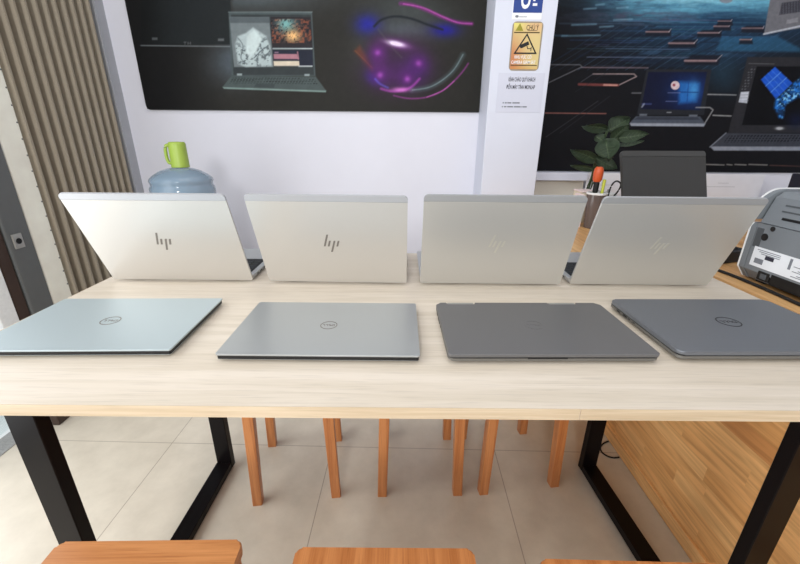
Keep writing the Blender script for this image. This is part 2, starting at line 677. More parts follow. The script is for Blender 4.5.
b = box(B(), XL - 0.045, XL, 1.510, 1.606, 0.03, 2.9, 0.004)
bmesh.ops.transform(b, matrix=g_inv, verts=b.verts[:])
post = obj('end_post', b, M_cream, g)
post['label'] = 'cream weathered flat post'
rv = None
for k in range(46):
    if rv is None:
        rv = obj('rivet', lathe(B(), [(0.003, 0), (0.003, 0.0015), (0.0015, 0.0025)], 8, Matrix.Rotation(PI / 2, 4, 'Y')), M_gpost, post)
        r_o = rv
    else:
        r_o = rv.copy()
        COL.objects.link(r_o)
    r_o.location = (0.0, 1.600 - 1.9, 0.1 + k * 0.06)
b = box(B(), XL - 0.05, XL + 0.004, 1.406, 1.506, 0.03, 2.9, 0.006)
bmesh.ops.transform(b, matrix=g_inv, verts=b.verts[:])
lp = obj('lock_post', b, M_gpost, g)
lp['label'] = 'dark grey steel post with a lock'
pk = at(17.8, 241, 'X', XL + 0.005)
b = box(B(), XL + 0.003, XL + 0.009, pk.y - 0.02, pk.y + 0.02, pk.z - 0.028, pk.z + 0.028, 0.002)
bmesh.ops.transform(b, matrix=g_inv, verts=b.verts[:])
obj('lock_plate', b, M_steel, lp)
b = lathe(B(), [(0.011, 0), (0.011, 0.003)], 16, g_inv @ Matrix.Translation((XL + 0.008, pk.y, pk.z)) @ Matrix.Rotation(PI / 2, 4, 'Y'))
obj('keyhole', b, M_port, lp)
b = box(B(), XL - 0.05, XL - 0.002, 1.356, 1.402, 0.03, 2.9, 0.004)
tag(obj('door_leaf', b, M_brown), 'narrow dark brown wooden door leaf beside the grey lock post', 'door leaf')
b = box(B(), -1.415, -1.34, 1.235, 1.52, 0.0, 0.045, 0.004)
tag(obj('threshold_block', b, M_brown), 'dark brown wooden block on the floor at the gate, behind the left table leg', 'block')

# ------------------------------------------------------------------ display table
TX0, TX1, TY0, TY1, TZ = -0.711, 0.793, 0.4125, 1.127, 0.75
t = thing('display_table', 'long pale wood table on black steel frames carrying eight laptops', 'table', (0.041, 0.77, 0))
t_inv = Matrix.Translation((-0.041, -0.77, 0))


def tloc(bm):
    bmesh.ops.transform(bm, matrix=t_inv, verts=bm.verts[:])
    return bm


obj('tabletop', tloc(box(B(), TX0 + 0.001, TX1, TY0 + 0.001, TY1, 0.733, TZ)), M_table, t)
seam = at(580, 415, 'Y', TY0).x
obj('edge_band', tloc(box(B(), TX0, seam - 0.0006, TY0, TY0 + 0.001, 0.7328, TZ)), M_edge, t)
obj('edge_band', tloc(box(B(), seam + 0.0006, TX1, TY0, TY0 + 0.001, 0.7328, TZ)), M_edge, t)
obj('edge_band', tloc(box(B(), TX0, TX0 + 0.001, TY0 + 0.001, TY1, 0.7328, TZ)), M_edge, t)
for x0, ang in ((-0.620, -1.8), (0.626, 3.4)):
    x1 = x0 + 0.05
    ya, yb = 0.507, 1.05
    TW = Matrix.Translation(((x0 + x1) / 2, yb, 0)) @ Matrix.Rotation(R_(ang), 4, 'Z') @ Matrix.Translation((-(x0 + x1) / 2, -yb, 0))
    b = B()
    box(b, x0, x1, ya, ya + 0.025, 0.008, 0.733, 0.0015, 1)
    box(b, x0, x1, yb - 0.025, yb, 0.008, 0.733, 0.0015, 1)
    box(b, x0 + 0.0004, x1 - 0.0004, ya + 0.0252, yb - 0.0252, 0.008, 0.033, 0.0015, 1)
    box(b, x0 + 0.0004, x1 - 0.0004, ya + 0.0252, yb - 0.0252, 0.708, 0.733, 0.0015, 1)
    bmesh.ops.transform(b, matrix=TW, verts=b.verts[:])
    f_ = obj('leg_frame', tloc(b), M_black, t)
    for y in (ya + 0.02, yb - 0.02):
        b = lathe(B(), [(0.018, 0), (0.018, 0.008)], 18, None, (x0 + x1) / 2, y)
        bmesh.ops.transform(b, matrix=TW, verts=b.verts[:])
        obj('foot_pad', tloc(b), M_pad, f_)

# ------------------------------------------------------------------ stools
SH = 0.45


def make_stool(label, loc, rotz, seat_m, group, legin=(0.139, 0.13), SEAT_W=0.30, SEAT_D=0.285):
    s = thing('wooden_stool', label, 'stool', loc, rotz, group)
    obj('seat', prism(B(), rr(-SEAT_W / 2, SEAT_W / 2, -SEAT_D / 2, SEAT_D / 2, 0.010), SH - 0.022, SH, None, 0.004, 2), seat_m, s, smooth=40)
    lx, ly = legin
    for sx in (-1, 1):
        for sy in (-1, 1):
            b = B()
            cx, cy = sx * lx, sy * ly
            top = rr(cx - 0.016 - sx * 0.012, cx + 0.016 - sx * 0.012, cy - 0.016 - sy * 0.008, cy + 0.016 - sy * 0.008, 0.003, 2)
            bot = rr(cx - 0.0145, cx + 0.0145, cy - 0.0145, cy + 0.0145, 0.003, 2)
            prism(b, bot, 0.0, SH - 0.022, None, 0, 2, top)
            obj('leg', b, M_st_z, s, smooth=30)
    for sy in (-1, 1):
        y = sy * (ly - 0.01)
        obj('apron', box(B(), -lx + 0.03, lx - 0.03, y - 0.009, y + 0.009, SH - 0.075, SH - 0.022, 0.002), M_st_x, s)
    for sx in (-1, 1):
        x = sx * (lx - 0.013)
        obj('apron', box(B(), x - 0.009, x + 0.009, -ly + 0.026, ly - 0.026, SH - 0.075, SH - 0.022, 0.002), M_st_y, s)
    return s


G1 = 'stools tucked under the far side of the table'
# leg centres measured on the floor: (-.443,.897)(-.197,.928); (-.058,.922)(.192,.932); (.278,.94)(.523,.973)
st = make_stool('orange wood stool under the table, the one nearest its left steel frame', (-0.335, 1.038, 0), math.radians(7.2), M_st_x, G1, (0.121, 0.123), 0.272, 0.275)
for (x, y, a, lab) in ((0.066, 1.062, 1.5, 'orange wood stool under the middle of the table, between two other tucked stools'),
                       (0.378, 1.084, 7.5, 'orange wood stool under the table, the one nearest its right steel frame')):
    dup(st, (x, y, 0), math.radians(a), lab)
G2 = 'stools in front of the table'
make_stool('orange wood stool at the near left, its seat grain running side to side', (-0.404, 0.308, 0), R_(1.2), M_st_x, G2)
s2 = make_stool('orange wood stool at the near middle, its seat grain running front to back', (-0.021, 0.299, 0), 0, M_st_y, G2, (0.133, 0.13), 0.288)
dup(s2, (0.366, 0.281, 0), math.radians(-1), 'orange wood stool at the near right, only the back edge of its seat showing')

# ------------------------------------------------------------------ open laptops (back row), screens turned away
LD = 0.229


def make_open(label, X, Y, yaw, tilt, m_lid, m_band, m_logo, group, LW=0.326, LH=0.234):
    o = thing('open_laptop', label, 'laptop', (X, Y, TZ), yaw, group)
    s, c = math.sin(tilt), math.cos(tilt)
    # lid frame: u right, v up along the lid, w outwards (towards the camera)
    L = Matrix(((1, 0, 0, 0), (0, -s, -c, 0), (0, c, -s, 0.002), (0, 0, 0, 1)))
    hw = LW / 2
    b = B()
    prism(b, rr(-hw, hw, 0.003, LH - 0.0146, 0.003, 3, (0.004, 0.004, 0, 0)), -0.0052, 0, L, 0.0004, 2)
    lid = obj('lid', b, m_lid, o, smooth=40)
    b = B()
    prism(b, rr(-hw, hw, LH - 0.0142, LH, 0.008, 5, (0, 0, 0.009, 0.009)), -0.0052, 0, L, 0.0004, 2)
    obj('antenna_band', b, m_band, lid, smooth=40)
    # emblem: four slanted strokes
    b = B()
    k = 0.30
    for (x, v0, v1) in ((-0.0145, -0.008, 0.023), (-0.0058, -0.008, 0.007), (0.0042, -0.023, 0.007), (0.0130, -0.008, 0.007)):
        w = 0.0021
        pts = [(x - w + k * v0, v0), (x + w + k * v0, v0), (x + w + k * v1, v1), (x - w + k * v1, v1)]
        prism(b, [(p_[0], p_[1] + LH * 0.5) for p_ in pts], 0, 0.0005, L)
    obj('emblem', b, m_logo, lid)
    b = B()
    prism(b, rr(-hw + 0.006, hw - 0.006, 0.012, LH - 0.006, 0.004, 3), -0.0062, -0.0052, L)
    obj('screen', b, M_screen, lid)
    # base behind the lid
    b = B()
    y0 = 0.0085
    prism(b, rr(-hw + 0.006, hw - 0.006, y0 + 0.004, y0 + LD - 0.006, 0.008, 4), 0.0022, 0.0155, None, 0.0006, 1, rr(-hw, hw, y0, y0 + LD, 0.009, 4))
    base = obj('base', b, M_deck, o, smooth=40)
    b = B()
    for r_ in range(6):
        nk = 15 if r_ else 16
        for q_ in range(nk):
            w = (LW - 0.03) / nk
            x = -hw + 0.015 + q_ * w
            yy = y0 + 0.022 + r_ * 0.0172
            box(b, x + 0.0012, x + w - 0.0012, yy + 0.0012, yy + 0.0160, 0.0152, 0.0168)
    box(b, -hw + 0.012, hw - 0.012, y0 + 0.019, y0 + 0.128, 0.0150, 0.0157)
    obj('keyboard', b, M_key, base)
    obj('touchpad', box(B(), -0.058, 0.058, y0 + 0.14, y0 + 0.213, 0.0152, 0.0158, 0.0002, 1), M_al2, base)
    for sx in (-1, 1):
        for (ya, w) in ((0.03, 0.010), (0.052, 0.013), (0.078, 0.014), (0.10, 0.016)):
            x = sx * (hw - 0.0046)
            obj('port', box(B(), x - 0.002, x + 0.002, y0 + ya, y0 + ya + w, 0.0072, 0.0108), M_port, base)
    for sx in (-1, 1):
        obj('hinge', box(B(), sx * 0.10 - 0.03, sx * 0.10 + 0.03, 0.0068, 0.014, 0.006, 0.0148, 0.002), M_ti, o)
    for ya in (0.012, LD - 0.035):
        obj('rubber_foot', box(B(), -hw + 0.03, hw - 0.03, y0 + ya, y0 + ya + 0.01, 0, 0.0024), M_blk, base)
    return o


GO = 'open silver laptops in the back row'
make_open('open silver laptop nearest the pleated gate, in front of the water bottle, dark emblem', -0.517, 0.8701, R_(0.23), R_(22.64), M_al, M_al2, M_logo_d, GO, 0.3312, 0.2339)
make_open('open silver laptop second from the left in the back row, dark emblem', -0.1474, 0.8623, R_(-1.2), R_(21.98), M_al, M_al2, M_logo_d, GO, 0.326, 0.2337)
make_open('open silver laptop third in the back row, standing before the white column, faint emblem', 0.2125, 0.8596, R_(-0.16), R_(17.6), M_al3, M_al4, M_logo_l, GO, 0.3305, 0.2276)
make_open('open silver laptop beside the printer, last of the back row, faint emblem', 0.5635, 0.8611, R_(-0.45), R_(22.2), M_al3, M_al4, M_logo_l, GO, 0.3245, 0.2351)

# ------------------------------------------------------------------ closed laptops (front row)


def dell(b, z, r, sq=1.0, ring=True):
    M = Matrix.Translation((0, 0, z)) @ Matrix.Rotation(PI, 4, 'Z')
    if ring:
        ring_flat(b, r, r * 0.90, 0, 0.0003, 40, M)
    text(b, 'D', r * 0.62, M @ Matrix.Translation((-r * 0.52, 0, 0)), 0.0003)
    text(b, 'E', r * 0.60, M @ Matrix.Translation((-r * 0.13, 0, 0)) @ Matrix.Rotation(R_(38), 4, 'Z'), 0.0003)
    text(b, 'L', r * 0.62, M @ Matrix.Translation((r * 0.24, 0, 0)), 0.0003)
    text(b, 'L', r * 0.62, M @ Matrix.Translation((r * 0.58, 0, 0)), 0.0003)


def make_slim(label, X, Y, yaw, W, D, m_lid, group, ring):
    """thin wedge: silver lid plate, dark carbon middle, silver bottom plate"""
    o = thing('closed_laptop', label, 'laptop', (X, Y, TZ), yaw, group)
    hw, hd = W / 2, D / 2
    lid = obj('lid', prism(B(), rr(-hw, hw, -hd, hd, 0.004, 4), 0.0112, 0.0142, None, 0.0007, 2), m_lid, o, smooth=40)
    b = B()
    dell(b, 0.01425, ring)
    obj('emblem', b, M_logo_d, lid)
    mid = prism(B(), rr(-hw + 0.0015, hw - 0.0015, -hd + 0.0015, hd - 0.0015, 0.004, 4), 0.0048, 0.0112, None, 0, 1)
    obj('keyboard_deck', mid, M_carbon, o)
    base = obj('base', prism(B(), rr(-hw + 0.007, hw - 0.007, -hd + 0.007, hd - 0.007, 0.004, 4), 0.0016, 0.0048, None, 0.0006, 1, rr(-hw + 0.0008, hw - 0.0008, -hd + 0.0008, hd - 0.0008, 0.004, 4)), m_lid, o, smooth=40)
    for ya in (-hd + 0.02, hd - 0.028):
        obj('rubber_foot', box(B(), -hw + 0.03, hw - 0.03, ya, ya + 0.008, 0, 0.0018), M_blk, base)
    return o


GC = 'closed laptops in the front row'
make_slim('closed slim laptop with bluish silver lid, at the left end of the table', -0.5202, 0.6285, R_(1.6), 0.318, 0.2065, M_xps, GC, 0.0165)
make_slim('closed slim laptop with neutral silver lid and round emblem, second in the front row', -0.1255, 0.6175, R_(-0.14), 0.315, 0.2013, M_xps2, GC, 0.0150)


def make_thick(label, X, Y, yaw, W, D, H, m_lid, m_base, caps, group):
    o = thing('closed_laptop', label, 'laptop', (X, Y, TZ), yaw, group)
    hw, hd = W / 2, D / 2
    zs = H * 0.60
    if caps:
        nd = 0.010
        pts = [(-hw + 0.004, -hd), (hw - 0.004, -hd), (hw, -hd + 0.004), (hw, hd - 0.010), (hw - 0.010, hd),
               (0.118, hd), (0.116, hd - nd), (0.062, hd - nd), (0.060, hd), (-0.086, hd), (-0.088, hd - nd), (-0.142, hd - nd), (-0.144, hd), (-hw + 0.010, hd), (-hw, hd - 0.010), (-hw, -hd + 0.004)]
        lid = obj('lid', prism(B(), pts, zs + 0.0009, H, None, 0.001, 2), m_lid, o, smooth=30)
        for xa, xb in ((-0.141, -0.089), (0.063, 0.115)):
            obj('hinge_cap', prism(B(), rr(xa, xb, hd - nd + 0.001, hd, 0.001, 2), zs + 0.001, H - 0.0004, None, 0.0006, 1), M_ti_l, o)
    else:
        lid = obj('lid', prism(B(), rr(-hw, hw, -hd, hd, 0.010, 5, (0.011, 0.011, 0.011, 0.011)), zs + 0.0009, H, None, 0.0018, 3), m_lid, o, smooth=40)
    b = B()
    dell(b, H + 0.00002, 0.0165 if caps else 0.0195)
    obj('emblem', b, M_ti if caps else M_pad, lid)
    obj('seam', prism(B(), rr(-hw + 0.002, hw - 0.002, -hd + 0.002, hd - 0.002, 0.009, 4), zs - 0.0008, zs + 0.0009), M_carbon, o)
    base = obj('base', loft(B(), [(rr(-hw + 0.008, hw - 0.008, -hd + 0.008, hd - 0.008, 0.006, 5), 0.002), (rr(-hw + 0.0015, hw - 0.0015, -hd + 0.0015, hd - 0.0015, 0.009, 5), zs * 0.42), (rr(-hw, hw, -hd, hd, 0.010, 5), zs * 0.56), (rr(-hw, hw, -hd, hd, 0.010, 5), zs - 0.0008)]), m_base, o, smooth=30)
    # ports on the left side, grip notch at the front edge
    zc = zs * 0.74
    xs = -hw + 0.0012
    for (ya, w, h) in ((hd - 0.030, 0.011, 0.0030), (hd - 0.052, 0.013, 0.0036), (hd - 0.070, 0.006, 0.0022), (hd - 0.085, 0.006, 0.0022)):
        obj('port', box(B(), xs - 0.0016, xs + 0.002, ya - w, ya, zc - h / 2, zc + h / 2), M_port, base)
    if caps:
        obj('grip_notch', box(B(), -0.042, 0.020, -hd - 0.0002, -hd + 0.003, zs - 0.0016, zs + 0.0008), M_port, base)
    for ya in (-hd + 0.025, hd - 0.034):
        obj('rubber_foot', box(B(), -hw + 0.03, hw - 0.03, ya, ya + 0.009, 0, 0.0022), M_blk, base)
    return o


make_thick('closed dark grey laptop with two light hinge caps, third in the front row', 0.2382, 0.6197, R_(0.9), 0.329, 0.1995, 0.0168, M_ti, M_ti3, True, GC)
make_thick('closed slate grey laptop with ports on its side, at the right end of the table', 0.5950, 0.6344, R_(0.9), 0.323, 0.2085, 0.019, M_ti2, M_ti3, False, GC)

# ------------------------------------------------------------------ wooden counter on the right
CT = 0.752
cn = thing('wooden_counter', 'butcher block wooden counter along the right side of the table, holding the printer', 'counter', (0.803, 1.2, 0))
c_inv = Matrix.Translation((-0.803, -1.2, 0))


def cobj(name, bm, m, parent=None):
    bmesh.ops.transform(bm, matrix=c_inv, verts=bm.verts[:])
    return obj(name, bm, m, parent or cn)


CX = 0.803
cobj('worktop', prism(B(), [(CX, 0.2), (1.95, 0.2), (1.95, YB - 0.03), (1.03, YB - 0.03), (1.03, 2.04), (0.40, 2.04), (0.40, 1.135), (CX, 1.135)], CT - 0.026, CT, None, 0.002, 2), M_ctop)
cobj('front_panel', box(B(), CX + 0.004, CX + 0.024, 0.2, 2.03, 0.002, CT - 0.0262), M_cfront)
cobj('base_strip', box(B(), CX - 0.004, CX + 0.0038, 0.2, 1.32, 0.002, 0.05, 0.001), M_cedge)
cobj('return_panel', box(B(), 0.42, CX + 0.0038, 1.33, 1.35, 0.002, CT - 0.0262), M_cfront)

# ------------------------------------------------------------------ printer
pr = thing('printer', 'slate grey printer with a white label on its back, standing on the wooden counter', 'printer', (1.0, 0.74, CT))
p_inv = Matrix.Translation((-1.0, -0.74, -CT))
PX = 0.852


def pobj(name, bm, m, parent=None, **k):
    bmesh.ops.transform(bm, matrix=p_inv, verts=bm.verts[:])
    return obj(name, bm, m, parent or pr, **k)


def yprism(bm, pts, ya, yb, bev=0.0, seg=2):
    """outline in X/Z, solid along Y"""
    M = Matrix(((1, 0, 0, 0), (0, 0, 1, 0), (0, 1, 0, 0), (0, 0, 0, 1)))
    prism(bm, pts, ya, yb, M, bev, seg)


YP0, YP1 = 0.53, 0.918
lower = [(PX, CT + 0.03), (PX + 0.02, CT + 0.006), (1.13, CT + 0.006), (1.15, CT + 0.03), (1.15, CT + 0.142), (PX, CT + 0.142)]
body = B()
yprism(body, lower, YP0, YP1, 0.003)
body = pobj('body', body, M_prn, smooth=30)
b = B()
yprism(b, [(PX, CT + 0.1435), (1.15, CT + 0.1435), (1.14, CT + 0.190), (1.10, CT + 0.212), (0.96, CT + 0.217), (0.884, CT + 0.215), (0.869, CT + 0.203)], YP0 + 0.002, YP1 - 0.002, 0.006, 3)
top = pobj('top_cover', b, M_prn, smooth=30)
for i, (z, x, ya, m) in enumerate(((0.160, 0.8567, 0.868, M_port), (0.175, 0.8610, 0.878, M_prn2), (0.188, 0.8647, 0.878, M_prn2))):
    d = Vector((0.017, 0, 0.0595)).normalized()
    nrm = Vector((-d.z, 0, d.x))
    c = Vector((x + 0.0005, 0, CT + z))
    b = B()
    h = 0.0028 if i == 0 else 0.0018
    q = [c - d * h - nrm * 0.003, c + d * h - nrm * 0.003, c + d * h + nrm * 0.0012, c - d * h + nrm * 0.0012]
    yprism(b, [(v.x, v.z) for v in q], YP0 + 0.03, ya)
    pobj('vent_slot', b, m, top)
# grey return and thin white rim past the far end
def shell_pts(d):
    return [(PX - d, CT + 0.03), (PX + 0.02 - d, CT + 0.004), (1.15 + d, CT + 0.004), (1.15 + d, CT + 0.14), (PX + 0.006 - d, CT + 0.14), (PX - d, CT + 0.13)]


def arc_pts(d):
    return [(0.846 - d, CT + 0.150)] + [(0.900 - (0.054 + d) * math.cos(a), CT + 0.165 + (0.054 + d) * math.sin(a)) for a in [i * PI / 20 for i in range(1, 11)]] + [(1.15, CT + 0.219 + d), (1.15, CT + 0.150)]


for nm, pf_, d, ya, yb, m in (('front_return', shell_pts, 0.0, YP1 + 0.0003, YP1 + 0.0150, M_prn), ('front_rim', shell_pts, 0.0012, YP1 + 0.0152, YP1 + 0.0190, M_white),
                              ('tray_return', arc_pts, 0.0, YP1 + 0.0003, YP1 + 0.0150, M_prn), ('tray_rim', arc_pts, 0.0022, YP1 + 0.0152, YP1 + 0.0180, M_white)):
    b = B()
    pp = pf_(d)
    yprism(b, pp, ya, yb, 0.0006, 1)
    pobj(nm, b, m, smooth=30)
# side recess at far end, label, ports, dots
pobj('recess', box(B(), PX - 0.0006, PX + 0.004, 0.895, 0.915, CT + 0.085, CT + 0.132, 0.002), M_prn2, body)
lb = pobj('label_sticker', box(B(), PX - 0.0008, PX + 0.001, 0.62, 0.905, CT + 0.042, CT + 0.088), M_label, body)
b = B()
for k in range(7):
    box(b, PX - 0.0012, PX, 0.63, 0.80 - (k % 3) * 0.012, CT + 0.047 + k * 0.0036, CT + 0.0485 + k * 0.0036)
for k in range(3):
    box(b, PX - 0.0012, PX, 0.835, 0.895 - k * 0.006, CT + 0.0815 - k * 0.004, CT + 0.083 - k * 0.004)
box(b, PX - 0.0012, PX, 0.806, 0.812, CT + 0.06, CT + 0.084)
box(b, PX - 0.0012, PX, 0.872, 0.895, CT + 0.05, CT + 0.062)
pobj('fine_print', b, M_ink, body)
pobj('barcode_block', box(B(), PX - 0.0012, PX, 0.848, 0.870, CT + 0.064, CT + 0.073), M_inkd, body)
pobj('power_socket', box(B(), PX - 0.0006, PX + 0.004, 0.845, 0.876, CT + 0.009 + 0.006, CT + 0.036, 0.001), M_port, body)
pobj('socket_insert', box(B(), PX - 0.0014, PX + 0.002, 0.852, 0.868, CT + 0.0185, CT + 0.031, 0.001), M_prn2, body)
pobj('cable_recess', box(B(), PX - 0.0006, PX + 0.004, 0.55, 0.842, CT + 0.012, CT + 0.037, 0.001), M_port, body)
for (y, z, r) in ((0.889, 0.865, 0.0085), (0.876, 0.887, 0.0058)):
    pobj('dark_hole_disc', lathe(B(), [(r, 0), (r, 0.0012)], 20, Matrix.Translation((PX + 0.0002, y, z)) @ Matrix.Rotation(-PI / 2, 4, 'Y')), M_port, body)  # flat dark discs put in for the shade inside two holes
for x in (0.89, 1.11):
    for y in (0.56, 0.89):
        pobj('rubber_foot', box(B(), x - 0.012, x + 0.012, y - 0.012, y + 0.012, CT, CT + 0.0065), M_blk, body)

# cables and power strip on the counter
CK = 0.0042


def cable(pts, r, label, cat='cable', name='black_cable', m=None, grp=None):
    o = obj(name, tube(B(), smoothpts(pts), r, 8), m or M_blk, smooth=True)
    tag(o, label, cat, grp)
    return o


cable([(0.836, 0.30, CT + CK), (0.832, 0.50, CT + CK), (0.834, 0.70, CT + CK), (0.841, 0.82, CT + CK), (0.842, 0.90, CT + CK), (0.836, 0.97, CT + CK), (0.81, 1.06, CT + CK), (0.77, 1.16, CT + CK)], 0.0038,
      'thick black cable lying along the wooden counter edge below the printer')
cable([(0.84, 0.985, CT + 0.0035), (0.825, 1.03, CT + 0.0035), (0.80, 1.10, CT + 0.0035), (0.74, 1.20, CT + 0.0035)], 0.0028, 'thin black cable on the counter behind the end of the last open laptop')
ps = thing('power_strip', 'black power strip on the counter between the last open laptop and the printer', 'power strip', (0.90, 1.06, CT), R_(20))
obj('housing', box(B(), -0.09, 0.09, -0.024, 0.024, 0, 0.034, 0.004), M_blk, ps)
for k in range(3):
    obj('socket', lathe(B(), [(0.016, 0.0335), (0.016, 0.0352), (0.013, 0.0352), (0.012, 0.034)], 18, None, -0.055 + k * 0.055, 0), M_pad, ps)
# loop of cable on the floor
cable([(0.795, 1.170, 0.003), (0.776, 1.162, 0.003), (0.752, 1.142, 0.003), (0.744, 1.118, 0.003), (0.754, 1.098, 0.003), (0.772, 1.090, 0.003), (0.795, 1.092, 0.003)], 0.0028,
      'thin black cable loop lying on the floor beside the wooden counter front', name='floor_cable')

# ------------------------------------------------------------------ things on the counter behind
dl = thing('flat_monitor', 'charcoal flat monitor tilted back on the counter in front of the right poster', 'monitor', (0.968, 1.395, CT), R_(9))
Mx = Matrix.Translation((0, 0, 0.035)) @ Matrix.Rotation(PI / 2 - R_(20), 4, 'X')
b = prism(B(), rr(-0.171, 0.171, 0.0, 0.248, 0.008, 4, (0.006, 0.006, 0, 0)), -0.012, 0, Mx, 0.001, 2)
lid = obj('display_panel', b, M_char, dl, smooth=40)
b = prism(B(), rr(-0.171, 0.171, 0.2483, 0.268, 0.01, 5, (0, 0, 0.010, 0.010)), -0.012, 0.0004, Mx, 0.001, 2)
obj('top_band', b, M_char2, lid, smooth=40)
obj('stand_neck', box(B(), -0.03, 0.03, 0.016, 0.032, 0.010, 0.10, 0.003), M_char2, dl)
obj('stand_foot', box(B(), -0.09, 0.09, -0.05, 0.09, 0, 0.0102, 0.003), M_char2, dl)

# smoked pen cup with tools
pc = thing('pen_cup', 'smoked brown pen cup with pale rim standing on the counter below the plant', 'pen cup', (0.746, 1.50, CT))
obj('cup', lathe(B(), [(0.002, 0), (0.026, 0), (0.028, 0.002), (0.036, 0.128), (0.0335, 0.128), (0.026, 0.006), (0.002, 0.006)], 28, loop=True), M_pcup, pc, smooth=40)
obj('rim', lathe(B(), [(0.0362, 0.128), (0.0375, 0.130), (0.0375, 0.134), (0.0362, 0.1355), (0.0335, 0.1355), (0.0335, 0.128)], 28, loop=True), M_rim, pc, smooth=40)
sd = thing('screwdriver', 'orange handled screwdriver standing in the pen cup', 'screwdriver', (0.737, 1.50, CT + 0.0065))
obj('shaft', tube(B(), [(0, 0, 0), (-0.0, 0, 0.125), (-0.002, 0, 0.140)], 0.003, 10), M_steel, sd, smooth=True)
obj('collar', lathe(B(), [(0.008, 0.128), (0.010, 0.132), (0.010, 0.165), (0.008, 0.168)], 16), M_blk, sd, smooth=40)
obj('handle', lathe(B(), [(0.012, 0.168), (0.0165, 0.176), (0.0175, 0.200), (0.016, 0.214), (0.011, 0.222)], 18), M_orange, sd, smooth=40)
pn = thing('marker_pen', 'yellow green marker pen leaning in the pen cup beside the screwdriver', 'pen', (0.761, 1.50, CT + 0.0065))
obj('barrel', tube(B(), [(0, 0, 0), (0.003, 0, 0.150)], 0.0055, 12), M_yellow, pn, smooth=40)
obj('cap', tube(B(), [(0.003, 0, 0.1505), (0.0036, 0, 0.176)], 0.006, 12), M_yellow, pn, smooth=40)
# pale paper box and carton beside the cup
tag(obj('paper_packet', box(B(), -0.007, 0.007, -0.03, 0.03, 0, 0.125, 0.001), M_pink, loc=(0.698, 1.535, CT)), 'pale pink paper packet standing on edge left of the pen cup', 'packet')
cb = thing('carton', 'cream cardboard carton on the counter behind the pen cup', 'box', (0.760, 1.63, CT))
obj('box_body', box(B(), -0.030, 0.030, -0.04, 0.04, 0, 0.122, 0.002), M_card, cb)
obj('lid_flap', box(B(), -0.032, 0.032, -0.042, 0.042, 0.1222, 0.128, 0.002), M_pink, cb)
wb = thing('white_adapter', 'white adapter block on the counter between the pen cup and the charcoal monitor', 'adapter', (0.826, 1.56, CT))
obj('housing', box(B(), -0.022, 0.016, -0.03, 0.03, 0, 0.128, 0.006), M_white, wb)
obj('prong', box(B(), -0.012, -0.004, -0.005, 0.005, 0.128, 0.14, 0.001), M_steel, wb)
_sh = Vector((-0.018, -0.045, 0))
cable([Vector(v_) + _sh for v_ in [(0.812, 1.55, CT + 0.003), (0.812, 1.55, CT + 0.06), (0.810, 1.55, CT + 0.120), (0.818, 1.555, CT + 0.160), (0.836, 1.56, CT + 0.176), (0.855, 1.56, CT + 0.165), (0.850, 1.56, CT + 0.140), (0.826, 1.553, CT + 0.112), (0.805, 1.54, CT + 0.10), (0.802, 1.535, CT + 0.05), (0.80, 1.53, CT + 0.003)]], 0.003,
      'black charger lead looped up in front of the white adapter', name='charger_lead')

# plant
pl = thing('potted_plant', 'leafy potted plant with broad dark green leaves on the counter behind the pen cup', 'plant', (0.87, 1.84, CT))
pinv = Matrix.Translation((-0.87, -1.84, -CT))
obj('pot', lathe(B(), [(0.035, 0), (0.04, 0.003), (0.052, 0.095), (0.054, 0.10), (0.047, 0.10), (0.044, 0.085)], 28), M_pot, pl, smooth=40)
obj('soil', lathe(B(), [(0.043, 0.080), (0.0455, 0.088), (0.02, 0.092)], 24), M_soil, pl)
root = Vector((0.87, 1.84, CT + 0.088))


